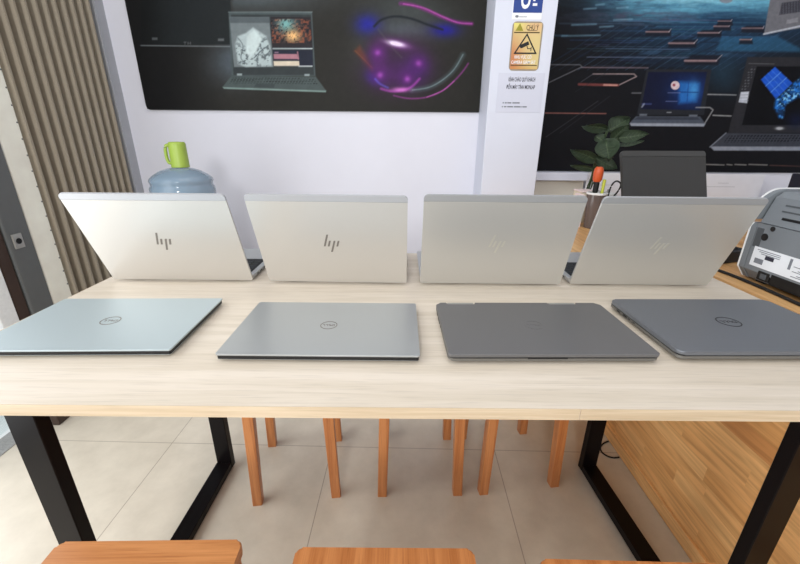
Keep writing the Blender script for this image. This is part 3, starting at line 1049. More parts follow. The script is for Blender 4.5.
def leaf(bp, by, tp, ty, wpx, side=0.0, curl=0.25, stem=True):
    """ovate leaf from its base to its tip; width in photo pixels, side = how far the blade turns from the viewer"""
    a, t_ = at(*bp, 'Y', by), at(*tp, 'Y', ty)
    d = t_ - a
    Lg = d.length
    d.normalize()
    view = (a - Vector((0, 0, CZ))).normalized()
    sd_ = d.cross(view).normalized()
    nr = sd_.cross(d).normalized()
    sd_ = (sd_ * math.cos(side) + nr * math.sin(side)).normalized()
    nr = sd_.cross(d).normalized()
    W = wpx / FPX * a.y * 1.02
    N, K = 12, 6
    bm = B()
    rows = []
    for i in range(N + 1):
        u = i / N
        w = W / 2 * (math.sin(PI * min(1, u ** 0.72)) ** 0.8 + 0.02) if 0 < u < 1 else W * 0.012
        c = a + d * (Lg * u) - nr * (curl * Lg * (u * u - u * 0.6)) * 0.6
        row = []
        for j in range(-K, K + 1):
            v = j / K
            lift = 0.22 * W * abs(v) ** 1.5 + 0.012 * W * math.sin(u * 22 + abs(v) * 6)
            row.append(bm.verts.new(c + sd_ * (w * v) - nr * (lift - 0.1 * W)))
        rows.append(row)
    for r0, r1 in zip(rows, rows[1:]):
        for j in range(2 * K):
            bm.faces.new((r0[j], r0[j + 1], r1[j + 1], r1[j]))
    ex = bmesh.ops.solidify(bm, geom=bm.faces[:], thickness=0.0006)
    bmesh.ops.transform(bm, matrix=pinv, verts=bm.verts[:])
    lf = obj('leaf', bm, M_leaf, pl, smooth=True)
    pts = [a + d * (Lg * i / 8) - nr * (curl * Lg * ((i / 8) ** 2 - i / 8 * 0.6)) * 0.6 + nr * (0.1 * W) - view * 0.0012 for i in range(9)]
    bm = tube(B(), pts, 0.001, 6, [0.0016 - 0.00014 * i for i in range(9)])
    bmesh.ops.transform(bm, matrix=pinv, verts=bm.verts[:])
    obj('midrib', bm, M_vein, lf, smooth=True)
    for i in (2, 3, 4, 5, 6):
        u = i / 8
        w = W / 2 * (math.sin(PI * u ** 0.72)) ** 0.8
        for s_ in (-1, 1):
            q0 = pts[i]
            q1 = pts[min(i + 1, 8)] + sd_ * (s_ * w * 0.62) - nr * (0.22 * W * 0.62 ** 1.5)
            bm = tube(B(), [q0, q0.lerp(q1, 0.5), q1], 0.0006, 5)
            bmesh.ops.transform(bm, matrix=pinv, verts=bm.verts[:])
            obj('vein', bm, M_vein, lf, smooth=True)
    if stem:
        m1 = root.lerp(a, 0.55) + Vector((0, 0, 0.03))
        bm = tube(B(), smoothpts([root + Vector((random.uniform(-.012, .012), random.uniform(-.012, .012), 0)), m1, a], 5), 0.0022, 7)
        bmesh.ops.transform(bm, matrix=pinv, verts=bm.verts[:])
        obj('stem', bm, M_stem, pl, smooth=True)


leaf((607, 129.5), 1.72, (581, 125.5), 1.66, 10, 0.5)
leaf((608, 131), 1.74, (627, 119.5), 1.80, 17, 0.1)
leaf((612, 141), 1.72, (629, 124), 1.68, 13, -0.3)
leaf((618, 138), 1.70, (649.5, 134), 1.62, 11, 0.2)
leaf((606, 140), 1.68, (609.5, 162), 1.60, 20, 0.05)
leaf((617, 146), 1.74, (643, 142.5), 1.78, 7, 0.9)
leaf((597, 161), 1.72, (570, 149), 1.70, 12, 0.4)
leaf((594, 170), 1.74, (570, 164.5), 1.72, 7, 0.6)
leaf((596, 158), 1.70, (617, 169), 1.66, 12, 0.2)
leaf((596, 136), 1.76, (606, 142), 1.72, 9, 0.4, stem=False)

# navy board behind the printer, scuffed white board below the poster
tag(obj('navy_case', box(B(), -0.16, 0.16, -0.05, 0.05, 0, 0.192, 0.004), M_navy, loc=(1.86, 1.70, CT)), 'dark navy case standing behind the printer', 'case')
wbd = thing('scuffed_board', 'white board with faint grey scuffs standing against the wall below the right poster', 'board', (1.52, 2.225, CT))
obj('board_sheet', box(B(), -0.49, 0.49, -0.010, 0.0, 0, 0.150, 0.001), M_board, wbd)
for (xa, xb, z) in ((-0.42, -0.33, 0.085), (-0.30, -0.16, 0.083), (0.18, 0.34, 0.080), (0.24, 0.30, 0.10)):
    obj('scuff', box(B(), xa, xb, -0.0104, -0.0098, z, z + 0.002), M_grey, wbd)

# ------------------------------------------------------------------ water bottle
sb_z = 0.506
BX, BY = -0.945, 1.72
tag(obj('bottle_stand', box(B(), -0.17, 0.17, -0.17, 0.17, 0, sb_z, 0.01), M_stand, loc=(BX, BY, 0)), 'plain white stand under the blue water bottle', 'stand')
wbt = thing('water_bottle', 'large blue water bottle behind the first open laptop', 'water bottle', (BX, BY, sb_z))
pf = [(0.10, 0), (0.122, 0.004), (0.134, 0.02), (0.134, 0.10), (0.129, 0.112), (0.129, 0.135), (0.134, 0.147), (0.134, 0.24), (0.129, 0.252), (0.129, 0.275), (0.134, 0.287),
      (0.134, 0.352), (0.1335, 0.362), (0.127, 0.372), (0.127, 0.382), (0.131, 0.390), (0.128, 0.400), (0.112, 0.414), (0.085, 0.430), (0.055, 0.440), (0.034, 0.443), (0.026, 0.446), (0.026, 0.49), (0.0275, 0.492), (0.0275, 0.50), (0.024, 0.502)]
pf = [(r_ * 0.955 if r_ > 0.05 else r_, z_) for r_, z_ in pf]
obj('bottle_body', lathe(B(), pf, 48), M_bottle, wbt, smooth=50)
obj('water', lathe(B(), [(0.09, 0.006), (0.119, 0.012), (0.119, 0.28), (0.117, 0.285)], 40), mat('water_fill', (128, 152, 170), 0.1, alpha=0.7), wbt, smooth=50)
mg = thing('plastic_mug', 'yellow green plastic mug turned upside down over the bottle neck', 'mug', (BX + 0.006, BY, sb_z + 0.4455))
obj('mug_body', lathe(B(), [(0.0325, 0.0), (0.0352, 0.0), (0.0360, 0.003), (0.0350, 0.007), (0.0340, 0.090), (0.0325, 0.097), (0.0285, 0.101), (0.002, 0.102), (0.002, 0.099), (0.0275, 0.098), (0.0310, 0.091), (0.0325, 0.006)], 36, loop=True), M_cap, mg, smooth=50)
hp = [(-0.0325, 0, 0.088), (-0.045, 0, 0.086), (-0.052, 0, 0.070), (-0.052, 0, 0.036), (-0.046, 0, 0.018), (-0.034, 0, 0.016)]
obj('handle', tube(B(), smoothpts(hp, 5), 0.0068, 10), M_cap, mg, smooth=True)

# ------------------------------------------------------------------ wall prints
PXW = None


def paint_grid(x0, x1, z0, z1, y, step, paint):
    """flat printed sheet: a fine grid whose vertices carry the printed colours"""
    nx, nz = int(round((x1 - x0) / step)) + 1, int(round((z1 - z0) / step)) + 1
    xs, zs = np.linspace(x0, x1, nx), np.linspace(z0, z1, nz)
    X, Z = np.meshgrid(xs, zs)
    # the print's own layout units
    P = np.stack([X.ravel(), np.full(X.size, y), Z.ravel() - CZ], 1)
    f_, u_, r_ = np.array(FW), np.array(UP0), np.array(RT0)
    w = P @ f_
    a, c = FPX * (P @ r_) / w, -FPX * (P @ u_) / w
    px, py = 400 + a * cr - c * sr, 282 + a * sr + c * cr
    rgb = np.clip(paint(px, py), 0, 255) / 255
    rgb = np.where(rgb <= 0.04045, rgb / 12.92, ((rgb + 0.055) / 1.055) ** 2.4)
    me = bpy.data.meshes.new('print')
    idx = np.arange(nx * nz).reshape(nz, nx)
    q = np.stack([idx[:-1, :-1], idx[:-1, 1:], idx[1:, 1:], idx[1:, :-1]], -1).reshape(-1, 4)
    co = np.stack([X.ravel(), np.full(X.size, y), Z.ravel()], 1)
    me.vertices.add(len(co))
    me.vertices.foreach_set('co', co.ravel())
    me.loops.add(q.size)
    me.loops.foreach_set('vertex_index', q.ravel())
    me.polygons.add(len(q))
    me.polygons.foreach_set('loop_start', np.arange(len(q)) * 4)
    me.polygons.foreach_set('loop_total', np.full(len(q), 4))
    me.update()
    ca = me.color_attributes.new('print', 'FLOAT_COLOR', 'POINT')
    ca.data.foreach_set('color', np.concatenate([rgb, np.ones((len(rgb), 1))], 1).astype(np.float32).ravel())
    return me


class Paint:
    def __init__(s, x, y, base):
        s.x, s.y = x, y
        s.c = np.tile(np.array(base, float), (len(x), 1))

    def mix(s, a, col):
        a = np.clip(a, 0, 1)[:, None]
        s.c = s.c * (1 - a) + np.array(col, float) * a

    def add(s, a, col):
        s.c = s.c + a[:, None] * np.array(col, float)

    def gauss(s, cx, cy, rx, ry=None, rot=0):
        ry = ry or rx
        dx, dy = s.x - cx, s.y - cy
        c, q = math.cos(rot), math.sin(rot)
        return np.exp(-(((dx * c + dy * q) / rx) ** 2 + ((-dx * q + dy * c) / ry) ** 2))

    def segd(s, a, b):
        ax, ay = a
        bx, by = b
        vx, vy = bx - ax, by - ay
        L = vx * vx + vy * vy + 1e-9
        t = np.clip(((s.x - ax) * vx + (s.y - ay) * vy) / L, 0, 1)
        return np.hypot(s.x - ax - t * vx, s.y - ay - t * vy)

    def line(s, pts, w, col, al=1.0, soft=0.45):
        d = np.full(len(s.x), 1e9)
        for a, b in zip(pts, pts[1:]):
            d = np.minimum(d, s.segd(a, b))
        s.mix(np.clip((w / 2 + soft - d) / (2 * soft), 0, 1) * al, col)

    def inside(s, pts, soft=0.5):
        n = len(pts)
        ins = np.zeros(len(s.x), bool)
        d = np.full(len(s.x), 1e9)
        for i in range(n):
            (x1, y1), (x2, y2) = pts[i], pts[(i + 1) % n]
            d = np.minimum(d, s.segd((x1, y1), (x2, y2)))
            with np.errstate(divide='ignore', invalid='ignore'):
                cond = ((y1 > s.y) != (y2 > s.y)) & (s.x < (x2 - x1) * (s.y - y1) / (y2 - y1 + 1e-12) + x1)
            ins ^= cond
        sg = np.where(ins, d, -d)
        return np.clip((sg + soft) / (2 * soft), 0, 1)

    def poly(s, pts, col, al=1.0, soft=0.5):
        s.mix(s.inside(pts, soft) * al, col)

    def noise(s, sx, sy, seed=0, oct=3):
        rng = np.random.RandomState(seed)
        out = np.zeros(len(s.x))
        amp, tot = 1.0, 0
        for o in range(oct):
            G = rng.rand(97, 97)
            u, v = s.x / sx * 2 ** o, s.y / sy * 2 ** o
            iu, iv = np.floor(u).astype(int), np.floor(v).astype(int)
            fu, fv = u - iu, v - iv
            fu, fv = fu * fu * (3 - 2 * fu), fv * fv * (3 - 2 * fv)
            g = lambda a, b: G[a % 97, b % 97]
            out += amp * (g(iu, iv) * (1 - fu) * (1 - fv) + g(iu + 1, iv) * fu * (1 - fv) + g(iu, iv + 1) * (1 - fu) * fv + g(iu + 1, iv + 1) * fu * fv)
            tot += amp
            amp *= 0.55
        return out / tot


def curve(pts, k=8):
    return [(p_.x, p_.y) for p_ in smoothpts([(a, b_, 0) for a, b_ in pts], k)]


def art_one(x, y):
    p = Paint(x, y, (40, 39, 36))
    p.mix(np.clip((228 - x) / 60, 0, 1), (25, 25, 26))
    p.mix(p.gauss(236, 62, 26, 22) * 0.75 * (y > 44), (92, 104, 116))
    p.mix(np.clip((x - 228) / 6, 0, 1) * p.gauss(250, -6, 70, 18) * 0.8, (88, 98, 104))
    n = p.noise(4, 4, 3)
    # lid standing at the left
    p.poly([(140, -120), (226, -120), (232, 44.5), (141, 44.5)], (32, 36, 38))
    p.mix(p.inside([(140, -120), (226, -120), (232, 44.5), (141, 44.5)]) * p.gauss(140, 20, 22, 60) * 0.8, (18, 19, 20))
    p.line([(141, 45.5), (232, 46.5)], 1.1, (112, 118, 122), 0.9)
    p.poly([(152, 37.5), (157.5, 37.5), (157.5, 40), (152, 40)], (82, 86, 88))
    p.poly([(218, 38.5), (224, 38.5), (224, 41), (218, 41)], (92, 96, 98))
    for i, xx in enumerate((185, 188, 190.5)):
        p.line([(xx, 42), (xx, 44.6)], 0.6, (96, 98, 100))
    p.line([(184, 42), (186.2, 42)], 0.6, (96, 98, 100))
    p.line([(188, 43.3), (190.5, 43.3)], 0.6, (96, 98, 100))
    # laptop
    p.poly([(228.5, 12), (312, 12), (315.5, 76), (231.5, 76)], (74, 84, 86))
    p.line([(228.5, 12), (312, 12)], 0.8, (120, 132, 134), 0.8)
    p.poly([(231, 14.5), (311, 14.5), (314, 75), (233.5, 75)], (52, 58, 60))
    p.poly([(229.5, 17), (269, 17), (273.5, 67), (234, 67)], (112, 121, 124))
    p.poly([(229.5, 17), (269, 17), (269.6, 23), (230.2, 23)], (84, 92, 96))
    e = p.inside([(235, 44), (238, 36), (246, 33), (253, 27.5), (260, 32), (266, 36), (270, 46), (272, 66), (246, 67), (238, 64), (237, 56)], 1.0)
    p.mix(e, (176, 190, 192))
    p.mix(e * np.clip((p.noise(2.6, 2.2, 8, 3) - 0.52) * 6, 0, 1) * 0.8 * np.clip((p.gauss(240, 58, 20, 14) + p.gauss(266, 54, 8, 18)) * 1.4, 0, 1), (76, 84, 88))
    p.poly([(247, 36), (254, 30), (262, 38), (256, 52), (249, 58), (246, 50)], (200, 214, 214), 0.85, 1.0)
    p.line(curve([(238, 38), (243, 46), (241, 58), (247, 64)]), 1.0, (90, 98, 102), 0.8)
    p.line(curve([(254, 58), (262, 50), (268, 46)]), 1.0, (70, 78, 84), 0.8)
    p.poly([(270.5, 17), (310.5, 17), (312.5, 47.5), (272.5, 47.5)], (44, 40, 44))
    sp = p.inside([(270.5, 19), (310.5, 19), (312, 43), (272, 43)])
    nn = p.noise(2.2, 2.0, 11, 2)
    p.mix(sp * np.clip((nn - 0.42) * 4, 0, 1) * 0.9, (128, 72, 54))
    p.mix(sp * p.gauss(286, 24, 9, 8) * 0.9, (120, 178, 176))
    p.mix(sp * p.gauss(293, 36, 7, 6), (250, 196, 130))
    p.mix(sp * np.clip((p.noise(1.6, 1.6, 5, 2) - 0.6) * 8, 0, 1) * 0.7, (26, 24, 30))
    p.line([(273, 48.6), (312, 48.6)], 1.0, (190, 198, 202))
    p.poly([(273, 50), (312.5, 50), (313, 66), (274, 66)], (34, 38, 52))
    p.poly([(273.5, 54), (297, 54), (298.5, 59), (274, 59)], (168, 118, 130))
    p.line([(275, 52.5), (278, 52.5)], 1.2, (150, 120, 140))
    p.line([(297.5, 52), (298.5, 59)], 1.2, (168, 118, 130))
    p.poly([(273.5, 61), (299, 61), (299.5, 66), (274, 66)], (214, 200, 180))
    p.line([(299, 66.2), (312, 66.2)], 1.1, (200, 206, 208))
    # deck
    p.poly([(231.5, 76), (315.5, 76.5), (326, 90.5), (222.5, 87)], (74, 84, 84))
    k = p.inside([(233, 77.5), (314, 78), (318, 84.5), (229, 83)])
    p.mix(k * (np.sin(y * 3.4) > -0.2) * (np.sin(x * 2.1 + y) > -0.6) * 0.75, (40, 46, 48))
    p.poly([(256, 83.5), (275, 84), (274, 88), (254, 87)], (60, 68, 70))
    p.poly([(222.5, 87), (326, 90.5), (326, 92.3), (224, 88.8)], (124, 146, 142))
    p.poly([(237, 73.5), (242, 73.5), (242, 75.5), (237, 75.5)], (150, 162, 164))
    p.poly([(304.5, 74), (309.5, 74), (309.5, 76), (304.5, 76)], (150, 162, 164))
    # luminous eye
    Q = lambda a, b_: (345 + 0.195 * a, 0.195 * b_)
    p.mix(p.gauss(*Q(330, 60), 42, 20, 0.2) * 0.55, (78, 88, 90))
    p.mix(p.gauss(*Q(300, 155), 26, 9, 0.1) * 0.6, (92, 106, 112))
    p.mix(p.gauss(*Q(560, 260), 16, 20) * 0.0, (0, 0, 0))
    p.mix(p.gauss(*Q(90, 250), 14, 22) * 0.35, (70, 74, 70))
    p.mix(p.gauss(*Q(115, 125), 12, 10) * 0.9, (34, 36, 150))
    p.mix(p.gauss(*Q(510, 155), 14, 7) * 0.9, (30, 26, 140))
    p.mix(p.gauss(*Q(150, 400), 9, 6, 0.5) * 0.85, (40, 36, 140))
    p.poly([Q(48, 262), Q(75, 235), Q(145, 345), Q(140, 365)], (110, 58, 38), 0.75, 2.5)
    p.line([Q(52, 260), Q(140, 348)], 0.8, (150, 86, 50), 0.6)
    p.mix(p.gauss(*Q(270, 370), 30, 20) * 0.8, (70, 32, 88))
    p.mix(p.gauss(*Q(330, 230), 22, 18) * 0.45, (62, 40, 66))
    p.mix(p.gauss(*Q(170, 300), 9, 20) * 0.6, (84, 36, 96))
    p.mix(p.gauss(*Q(370, 350), 12, 13) * 0.55, (60, 30, 100))
    p.line(curve([Q(150, 135), Q(190, 100), Q(260, 84), Q(340, 96), Q(420, 125), Q(500, 152)]), 2.2, (26, 30, 36), 0.9, 0.9)
    p.line(curve([Q(285, 18), Q(340, 24), Q(420, 52), Q(500, 88), Q(570, 112), Q(650, 122)]), 3.4, (126, 44, 122), 0.75, 1.4)
    p.line(curve([Q(300, 20), Q(400, 40), Q(500, 85), Q(580, 116), Q(650, 122)]), 1.0, (190, 88, 176), 0.85, 0.6)
    for dx, dy in ((168, 270), (378, 325), (180, 385), (320, 405)):
        p.mix(p.gauss(*Q(dx, dy), 10) * 0.7, (92, 34, 116))
        p.mix(p.gauss(*Q(dx, dy), 3.0) * 0.75, (166, 78, 182))
    p.mix(p.gauss(*Q(275, 228), 15, 5.5, 0.25) * 0.7, (120, 50, 140))
    p.mix(np.clip(p.gauss(*Q(262, 224), 8.5, 2.4, 0.22) * 1.5, 0, 1), (236, 214, 244))
    p.line([Q(170, 150), Q(240, 240), Q(290, 295)], 1.0, (96, 100, 90), 0.35, 1.0)
    p.line(curve([Q(345, 462), Q(430, 448), Q(500, 410), Q(560, 355), Q(605, 280)]), 4.0, (76, 92, 96), 0.75, 2.0)
    p.line(curve([Q(345, 462), Q(430, 448), Q(500, 410), Q(560, 355), Q(605, 280)]), 0.9, (120, 134, 138), 0.8)
    p.line(curve([Q(185, 455), Q(240, 468), Q(300, 462), Q(345, 442), Q(382, 404)]), 1.8, (166, 66, 170), 0.85, 1.2)
    p.mix(p.gauss(*Q(285, 460), 9, 2.4) * 0.9, (214, 120, 210))
    p.line(curve([Q(250, 490), Q(330, 505), Q(420, 498), Q(500, 465), Q(560, 415), Q(605, 365), Q(632, 325)]), 1.2, (146, 62, 140), 0.85, 0.8)
    p.line(curve([Q(420, 498), Q(500, 465), Q(560, 415)]), 0.8, (190, 96, 176), 0.8)
    p.line(curve([Q(155, 405), Q(180, 430), Q(220, 450)]), 1.6, (96, 84, 190), 0.8, 1.0)
    p.c *= (0.94 + 0.12 * n)[:, None]
    return p.c


def art_two(x, y):
    p = Paint(x, y, (17, 17, 21))
    n = p.noise(30, 5, 2, 4)
    n2 = p.noise(9, 2.2, 7, 3)
    # distance glow
    p.mix(np.clip((70 - y) / 60, 0, 1) * np.clip((x - 560) / 120, 0, 1) * 0.95, (30, 58, 86))
    p.mix(p.gauss(705, 40, 60, 34) * 0.5, (32, 70, 104))
    p.mix(np.clip((24 - y + (n - 0.5) * 26) / 22, 0, 1) * np.clip((x - 575) / 70, 0.12, 1), (96, 160, 186))
    p.mix(np.clip((7 - y + (n2 - 0.5) * 10) / 12, 0, 1) * p.gauss(690, 0, 55, 60), (150, 206, 220))
    p.mix(p.gauss(640, 17, 60, 6) * np.clip((n2 - 0.35) * 2.5, 0, 1) * 0.9, (72, 68, 88))
    p.mix(p.gauss(610, 2, 40, 7) * np.clip((n2 - 0.4) * 3, 0, 1) * 0.8, (36, 52, 76))
    p.mix(p.gauss(600, 24, 40, 12) * 0.4, (40, 48, 62))
    # streaks
    rng = np.random.RandomState(6)
    for k in range(26):
        yy = 20 + 48 * (k / 26) ** 1.4
        x0 = 552 + rng.rand() * 130
        ln = 20 + rng.rand() * 90
        c = (46 + 40 * rng.rand(), 72 + 50 * rng.rand(), 100 + 50 * rng.rand())
        p.line([(x0, yy), (x0 + ln, yy + 0.4)], 0.7, c, 0.55 * (1 - 0.4 * k / 26))
    for k in range(24):
        xb = 548 + k * 9.5
        p.line([(xb - 8, 70), (xb + 62, 26)], 0.6, (66, 92, 122), 0.42 * (0.5 + rng.rand()))
    for k in range(34):
        y0_ = 24 + 44 * rng.rand()
        x0_ = 550 + 240 * rng.rand()
        w_ = (6 + 22 * rng.rand()) * (y0_ / 50)
        h_ = (2.2 + 3 * rng.rand()) * (y0_ / 55)
        sk = h_ * 1.3
        cc = [(18, 24, 38), (34, 56, 82), (26, 40, 60), (54, 84, 112)][k % 4]
        p.poly([(x0_, y0_), (x0_ + w_, y0_), (x0_ + w_ - sk, y0_ + h_), (x0_ - sk, y0_ + h_)], cc, 0.5, 0.7)
    for k in range(9):
        p.line([(552 + k * 16, 62 + k), (600 + k * 20, 34)], 1.6, (20, 28, 44), 0.55)
    for (a, b_, yy) in ((572, 596, 25), (600, 613, 27), (614, 632, 20), (562, 600, 36), (584, 596, 9), (617, 628, 8), (596, 604, 5)):
        p.line([(a, yy), (b_, yy - 0.8)], 1.5, (118, 158, 178), 0.6, 0.8)
    p.line([(587, 57), (690, 57.5)], 0.8, (96, 104, 128), 0.8)
    p.line([(606, 48.5), (690, 49.5)], 0.8, (80, 100, 128), 0.7)
    p.line([(582, 67.4), (648, 67.8)], 1.0, (132, 112, 120), 0.85)
    p.line([(692, 35), (770, 36)], 1.2, (24, 34, 52), 0.8)
    p.line([(700, 42), (778, 44.5)], 1.2, (22, 34, 52), 0.8)
    p.line([(706, 51.5), (765, 53)], 1.0, (24, 34, 52), 0.8)
    p.line([(716, 53), (722, 43), (731, 36)], 1.6, (22, 36, 56), 0.8)
    p.mix(p.inside([(722, 36), (778, 36.5), (800, 48), (800, 52), (716, 51)], 1.5) * 0.6, (46, 100, 136))
    p.mix(p.gauss(724, 74, 18, 20) * 0.6, (34, 60, 78))
    # chips: dark body, pale salmon front edge
    for (xa, xb, yy, xt, yt, wd) in ((685, 716, 60.8, 722, 55, 2.2), (669, 694, 43.2, 697.5, 39.5, 1.8), (698, 719, 32.8, 722, 30, 1.4), (714, 729, 26.2, 731, 24, 1.4), (742, 763, 28.2, 764, 26, 1.2), (646, 669, 31.8, 671, 29, 1.4), (718, 731, 21, 732, 19.5, 1.0), (740, 751, 39.6, 752, 38.5, 1.4)):
        p.poly([(xa + (xb - xa) * 0.22, yt), (xt, yt), (xb + 2, yy + 4.5), (xa - 1, yy + 4.5), (xa, yy)], (24, 26, 36), 0.9, 0.8)
        p.line([(xa, yy), (xb, yy)], wd, (150, 122, 124), 0.85)
        p.line([(xb, yy), (xt, yt)], 0.7, (180, 176, 186), 0.8)
    p.line([(593, 74), (634, 74), (636.5, 76.5), (619, 85)], 1.1, (160, 140, 140), 0.9)
    p.line([(593, 74), (581, 82)], 0.7, (86, 84, 92), 0.8)
    p.line([(579, 84.3), (618, 85.2)], 2.6, (112, 58, 56), 0.9)
    p.line([(604, 84.9), (617, 85.2)], 1.6, (196, 142, 130), 0.95)
    p.line([(549, 64.6), (580, 64.8), (582, 66.8), (548, 83)], 0.9, (112, 112, 118), 0.85)
    p.line([(545, 113), (606, 113.6)], 1.0, (150, 96, 88), 0.9)
    p.line([(546, 137), (598, 101)], 0.7, (66, 66, 70), 0.7)
    p.line([(560, 133), (610, 96)], 0.6, (48, 48, 54), 0.7)
    p.line([(575, 92), (606, 73)], 0.5, (44, 46, 56), 0.6)
    p.line([(632, 93), (641, 93)], 1.2, (120, 120, 124), 0.8)
    p.line([(706, 94.3), (736, 95)], 1.2, (150, 150, 152), 0.9)
    p.line([(713, 115.3), (731, 116)], 1.2, (160, 160, 160), 0.9)
    for xa, xb in ((706, 724), (727, 732), (735, 746), (749, 767)):
        p.line([(xa, 164.4), (xb, 165)], 1.2, (136, 132, 128), 0.9)
    p.line([(770, 165.3), (800, 166.3)], 0.9, (98, 66, 58), 0.8)
    # small laptop
    p.poly([(646.5, 69.4), (711.5, 69.4), (704, 115), (637, 115)], (35, 37, 43))
    p.poly([(648.5, 72), (707, 72), (700, 110), (641, 109)], (16, 20, 44))
    p.mix(p.inside([(648.5, 72), (707, 72), (700, 110), (641, 109)]) * p.gauss(690, 92, 20, 16) * 0.85, (22, 58, 128))
    p.poly([(679, 81.5), (699.5, 83), (696, 101.5), (679, 103.5)], (40, 108, 184), 0.85, 2.2)
    p.mix(p.gauss(694, 90, 5, 9) * 0.5, (90, 170, 220))
    p.line([(678, 92), (698, 92.3)], 0.8, (18, 52, 110))
    p.line([(688.5, 82), (687, 103)], 0.7, (24, 64, 130))
    p.mix(np.clip((4.7 - np.hypot(x - 675.2, y - 85.4)) * 1.5, 0, 1), (206, 184, 188))
    p.mix(np.clip((1.8 - np.hypot(x - 674, y - 85)) * 1.5, 0, 1), (140, 70, 80))
    p.line([(668, 92.8), (680, 92.8)], 0.8, (110, 120, 160), 0.8)
    p.line([(666, 101.3), (677, 101.3)], 0.8, (110, 120, 160), 0.7)
    p.line([(642.5, 104), (651, 104)], 1.8, (60, 70, 120), 0.8)
    p.line([(642, 107), (644, 104)], 1.6, (150, 156, 170), 0.8)
    p.line([(667, 112.4), (671, 112.4)], 1.0, (150, 152, 156), 0.9)
    p.poly([(639.5, 113.8), (647, 113.8), (647, 116), (639.5, 116)], (96, 102, 112))
    p.poly([(689, 114.6), (697.5, 114.6), (697.5, 116.8), (689, 116.8)], (96, 102, 112))
    p.poly([(636, 116.2), (700, 116.4), (705.5, 124), (629.5, 123.2)], (72, 78, 90))
    p.mix(p.inside([(638, 117), (698, 117.2), (700, 120), (634, 119.6)]) * 0.7, (44, 48, 58))
    p.poly([(629.5, 123), (705.5, 123.6), (704, 126.6), (631, 126)], (150, 156, 168), 0.95)
    p.line([(696, 107.5), (710, 107.5), (713, 110), (705, 123)], 1.2, (150, 150, 152), 0.9)
    # large laptop at the right
    p.poly([(747.5, 57), (1000, 57), (1000, 133), (728, 133)], (41, 41, 45))
    p.poly([(757, 66.5), (1000, 66.5), (1000, 125), (742, 125)], (8, 8, 12))
    p.line([(749, 63.5), (774, 64)], 0.8, (104, 104, 108), 0.7)
    tl = p.inside([(750, 67), (756, 67), (747, 90), (741, 90)])
    p.mix(tl * (np.sin(y * 2.2) > 0.1) * (np.sin(x * 2.0) > -0.3) * 0.6, (110, 112, 118))
    p.poly([(740.8, 92), (749.2, 91.5), (747, 103.2), (738.6, 102.2)], (188, 192, 202))
    for yy in (95, 98, 101):
        p.line([(740, yy), (748, yy - 0.3)], 0.5, (140, 146, 158))
    p.poly([(760.8, 79.5), (775, 66.8), (792.5, 83.2), (775.8, 99)], (28, 84, 196))
    for k in (0.33, 0.66):
        p.line([(760.8 + 15 * k, 79.5 + 19.5 * k), (775 + 17.5 * k, 66.8 + 16.4 * k)], 0.7, (110, 160, 230), 0.9)
    for k in (0.25, 0.5, 0.75):
        p.line([(760.8 + 14.2 * k, 79.5 - 12.7 * k), (775.8 + 16.7 * k, 99 - 15.8 * k)], 0.5, (80, 130, 215), 0.8)
    bl = p.inside([(776, 99), (784, 93), (792, 84), (802, 76), (830, 60), (860, 70), (840, 92), (800, 97), (786, 104), (783, 118), (779, 118), (774, 108)], 1.5)
    p.mix(bl * (0.35 + 0.65 * np.clip((p.noise(3, 3, 21, 3) - 0.35) * 3, 0, 1)), (34, 116, 208))
    p.mix(bl * np.clip((p.noise(2, 2, 31, 2) - 0.62) * 8, 0, 1), (130, 196, 240))
    p.mix(p.gauss(796, 120, 9, 8) * 0.5, (14, 28, 76))
    p.mix(np.clip(p.gauss(779.5, 128.4, 3.6, 1.4) * 1.6, 0, 1), (176, 178, 182))
    p.poly([(725.5, 133), (1000, 136), (1000, 150.6), (714, 150.4), (710, 146.5)], (58, 61, 70))
    kb = p.inside([(730, 134.5), (1000, 137), (1000, 143), (723, 142.5)])
    p.mix(kb * (np.sin(x * 1.9 + y * 1.2) > -0.35) * (np.sin(y * 2.6) > -0.5) * 0.8, (24, 25, 31))
    p.poly([(710, 146.5), (1000, 146.8), (1000, 150.8), (714, 150.6)], (140, 145, 156), 0.95)
    p.line([(710, 147), (726, 133)], 1.2, (120, 124, 134), 0.9)
    # tilted laptop at the top right, small hanging shape
    p.poly([(780.5, -60), (1000, -60), (1000, -4), (764, 34)], (106, 106, 112))
    p.poly([(782, 3), (840, -6), (840, 6), (779, 15)], (58, 58, 66))
    p.mix(p.inside([(782, 3), (840, -6), (840, 6), (779, 15)]) * (np.sin(x * 2.2) > 0.2) * 0.6, (88, 88, 96))
    p.poly([(787, 20), (798, 17.5), (798, 22), (786, 24)], (138, 138, 144), 0.8)
    p.line([(764, 34), (860, 13)], 1.8, (176, 180, 190), 0.95)
    p.mix(np.clip((1 - ((x - 726) / 7) ** 2 - ((y - 0) / 3.4) ** 2) * 4, 0, 1), (122, 132, 144))
    p.c *= (0.93 + 0.14 * p.noise(2.5, 2.5, 44, 2))[:, None]
    return p.c


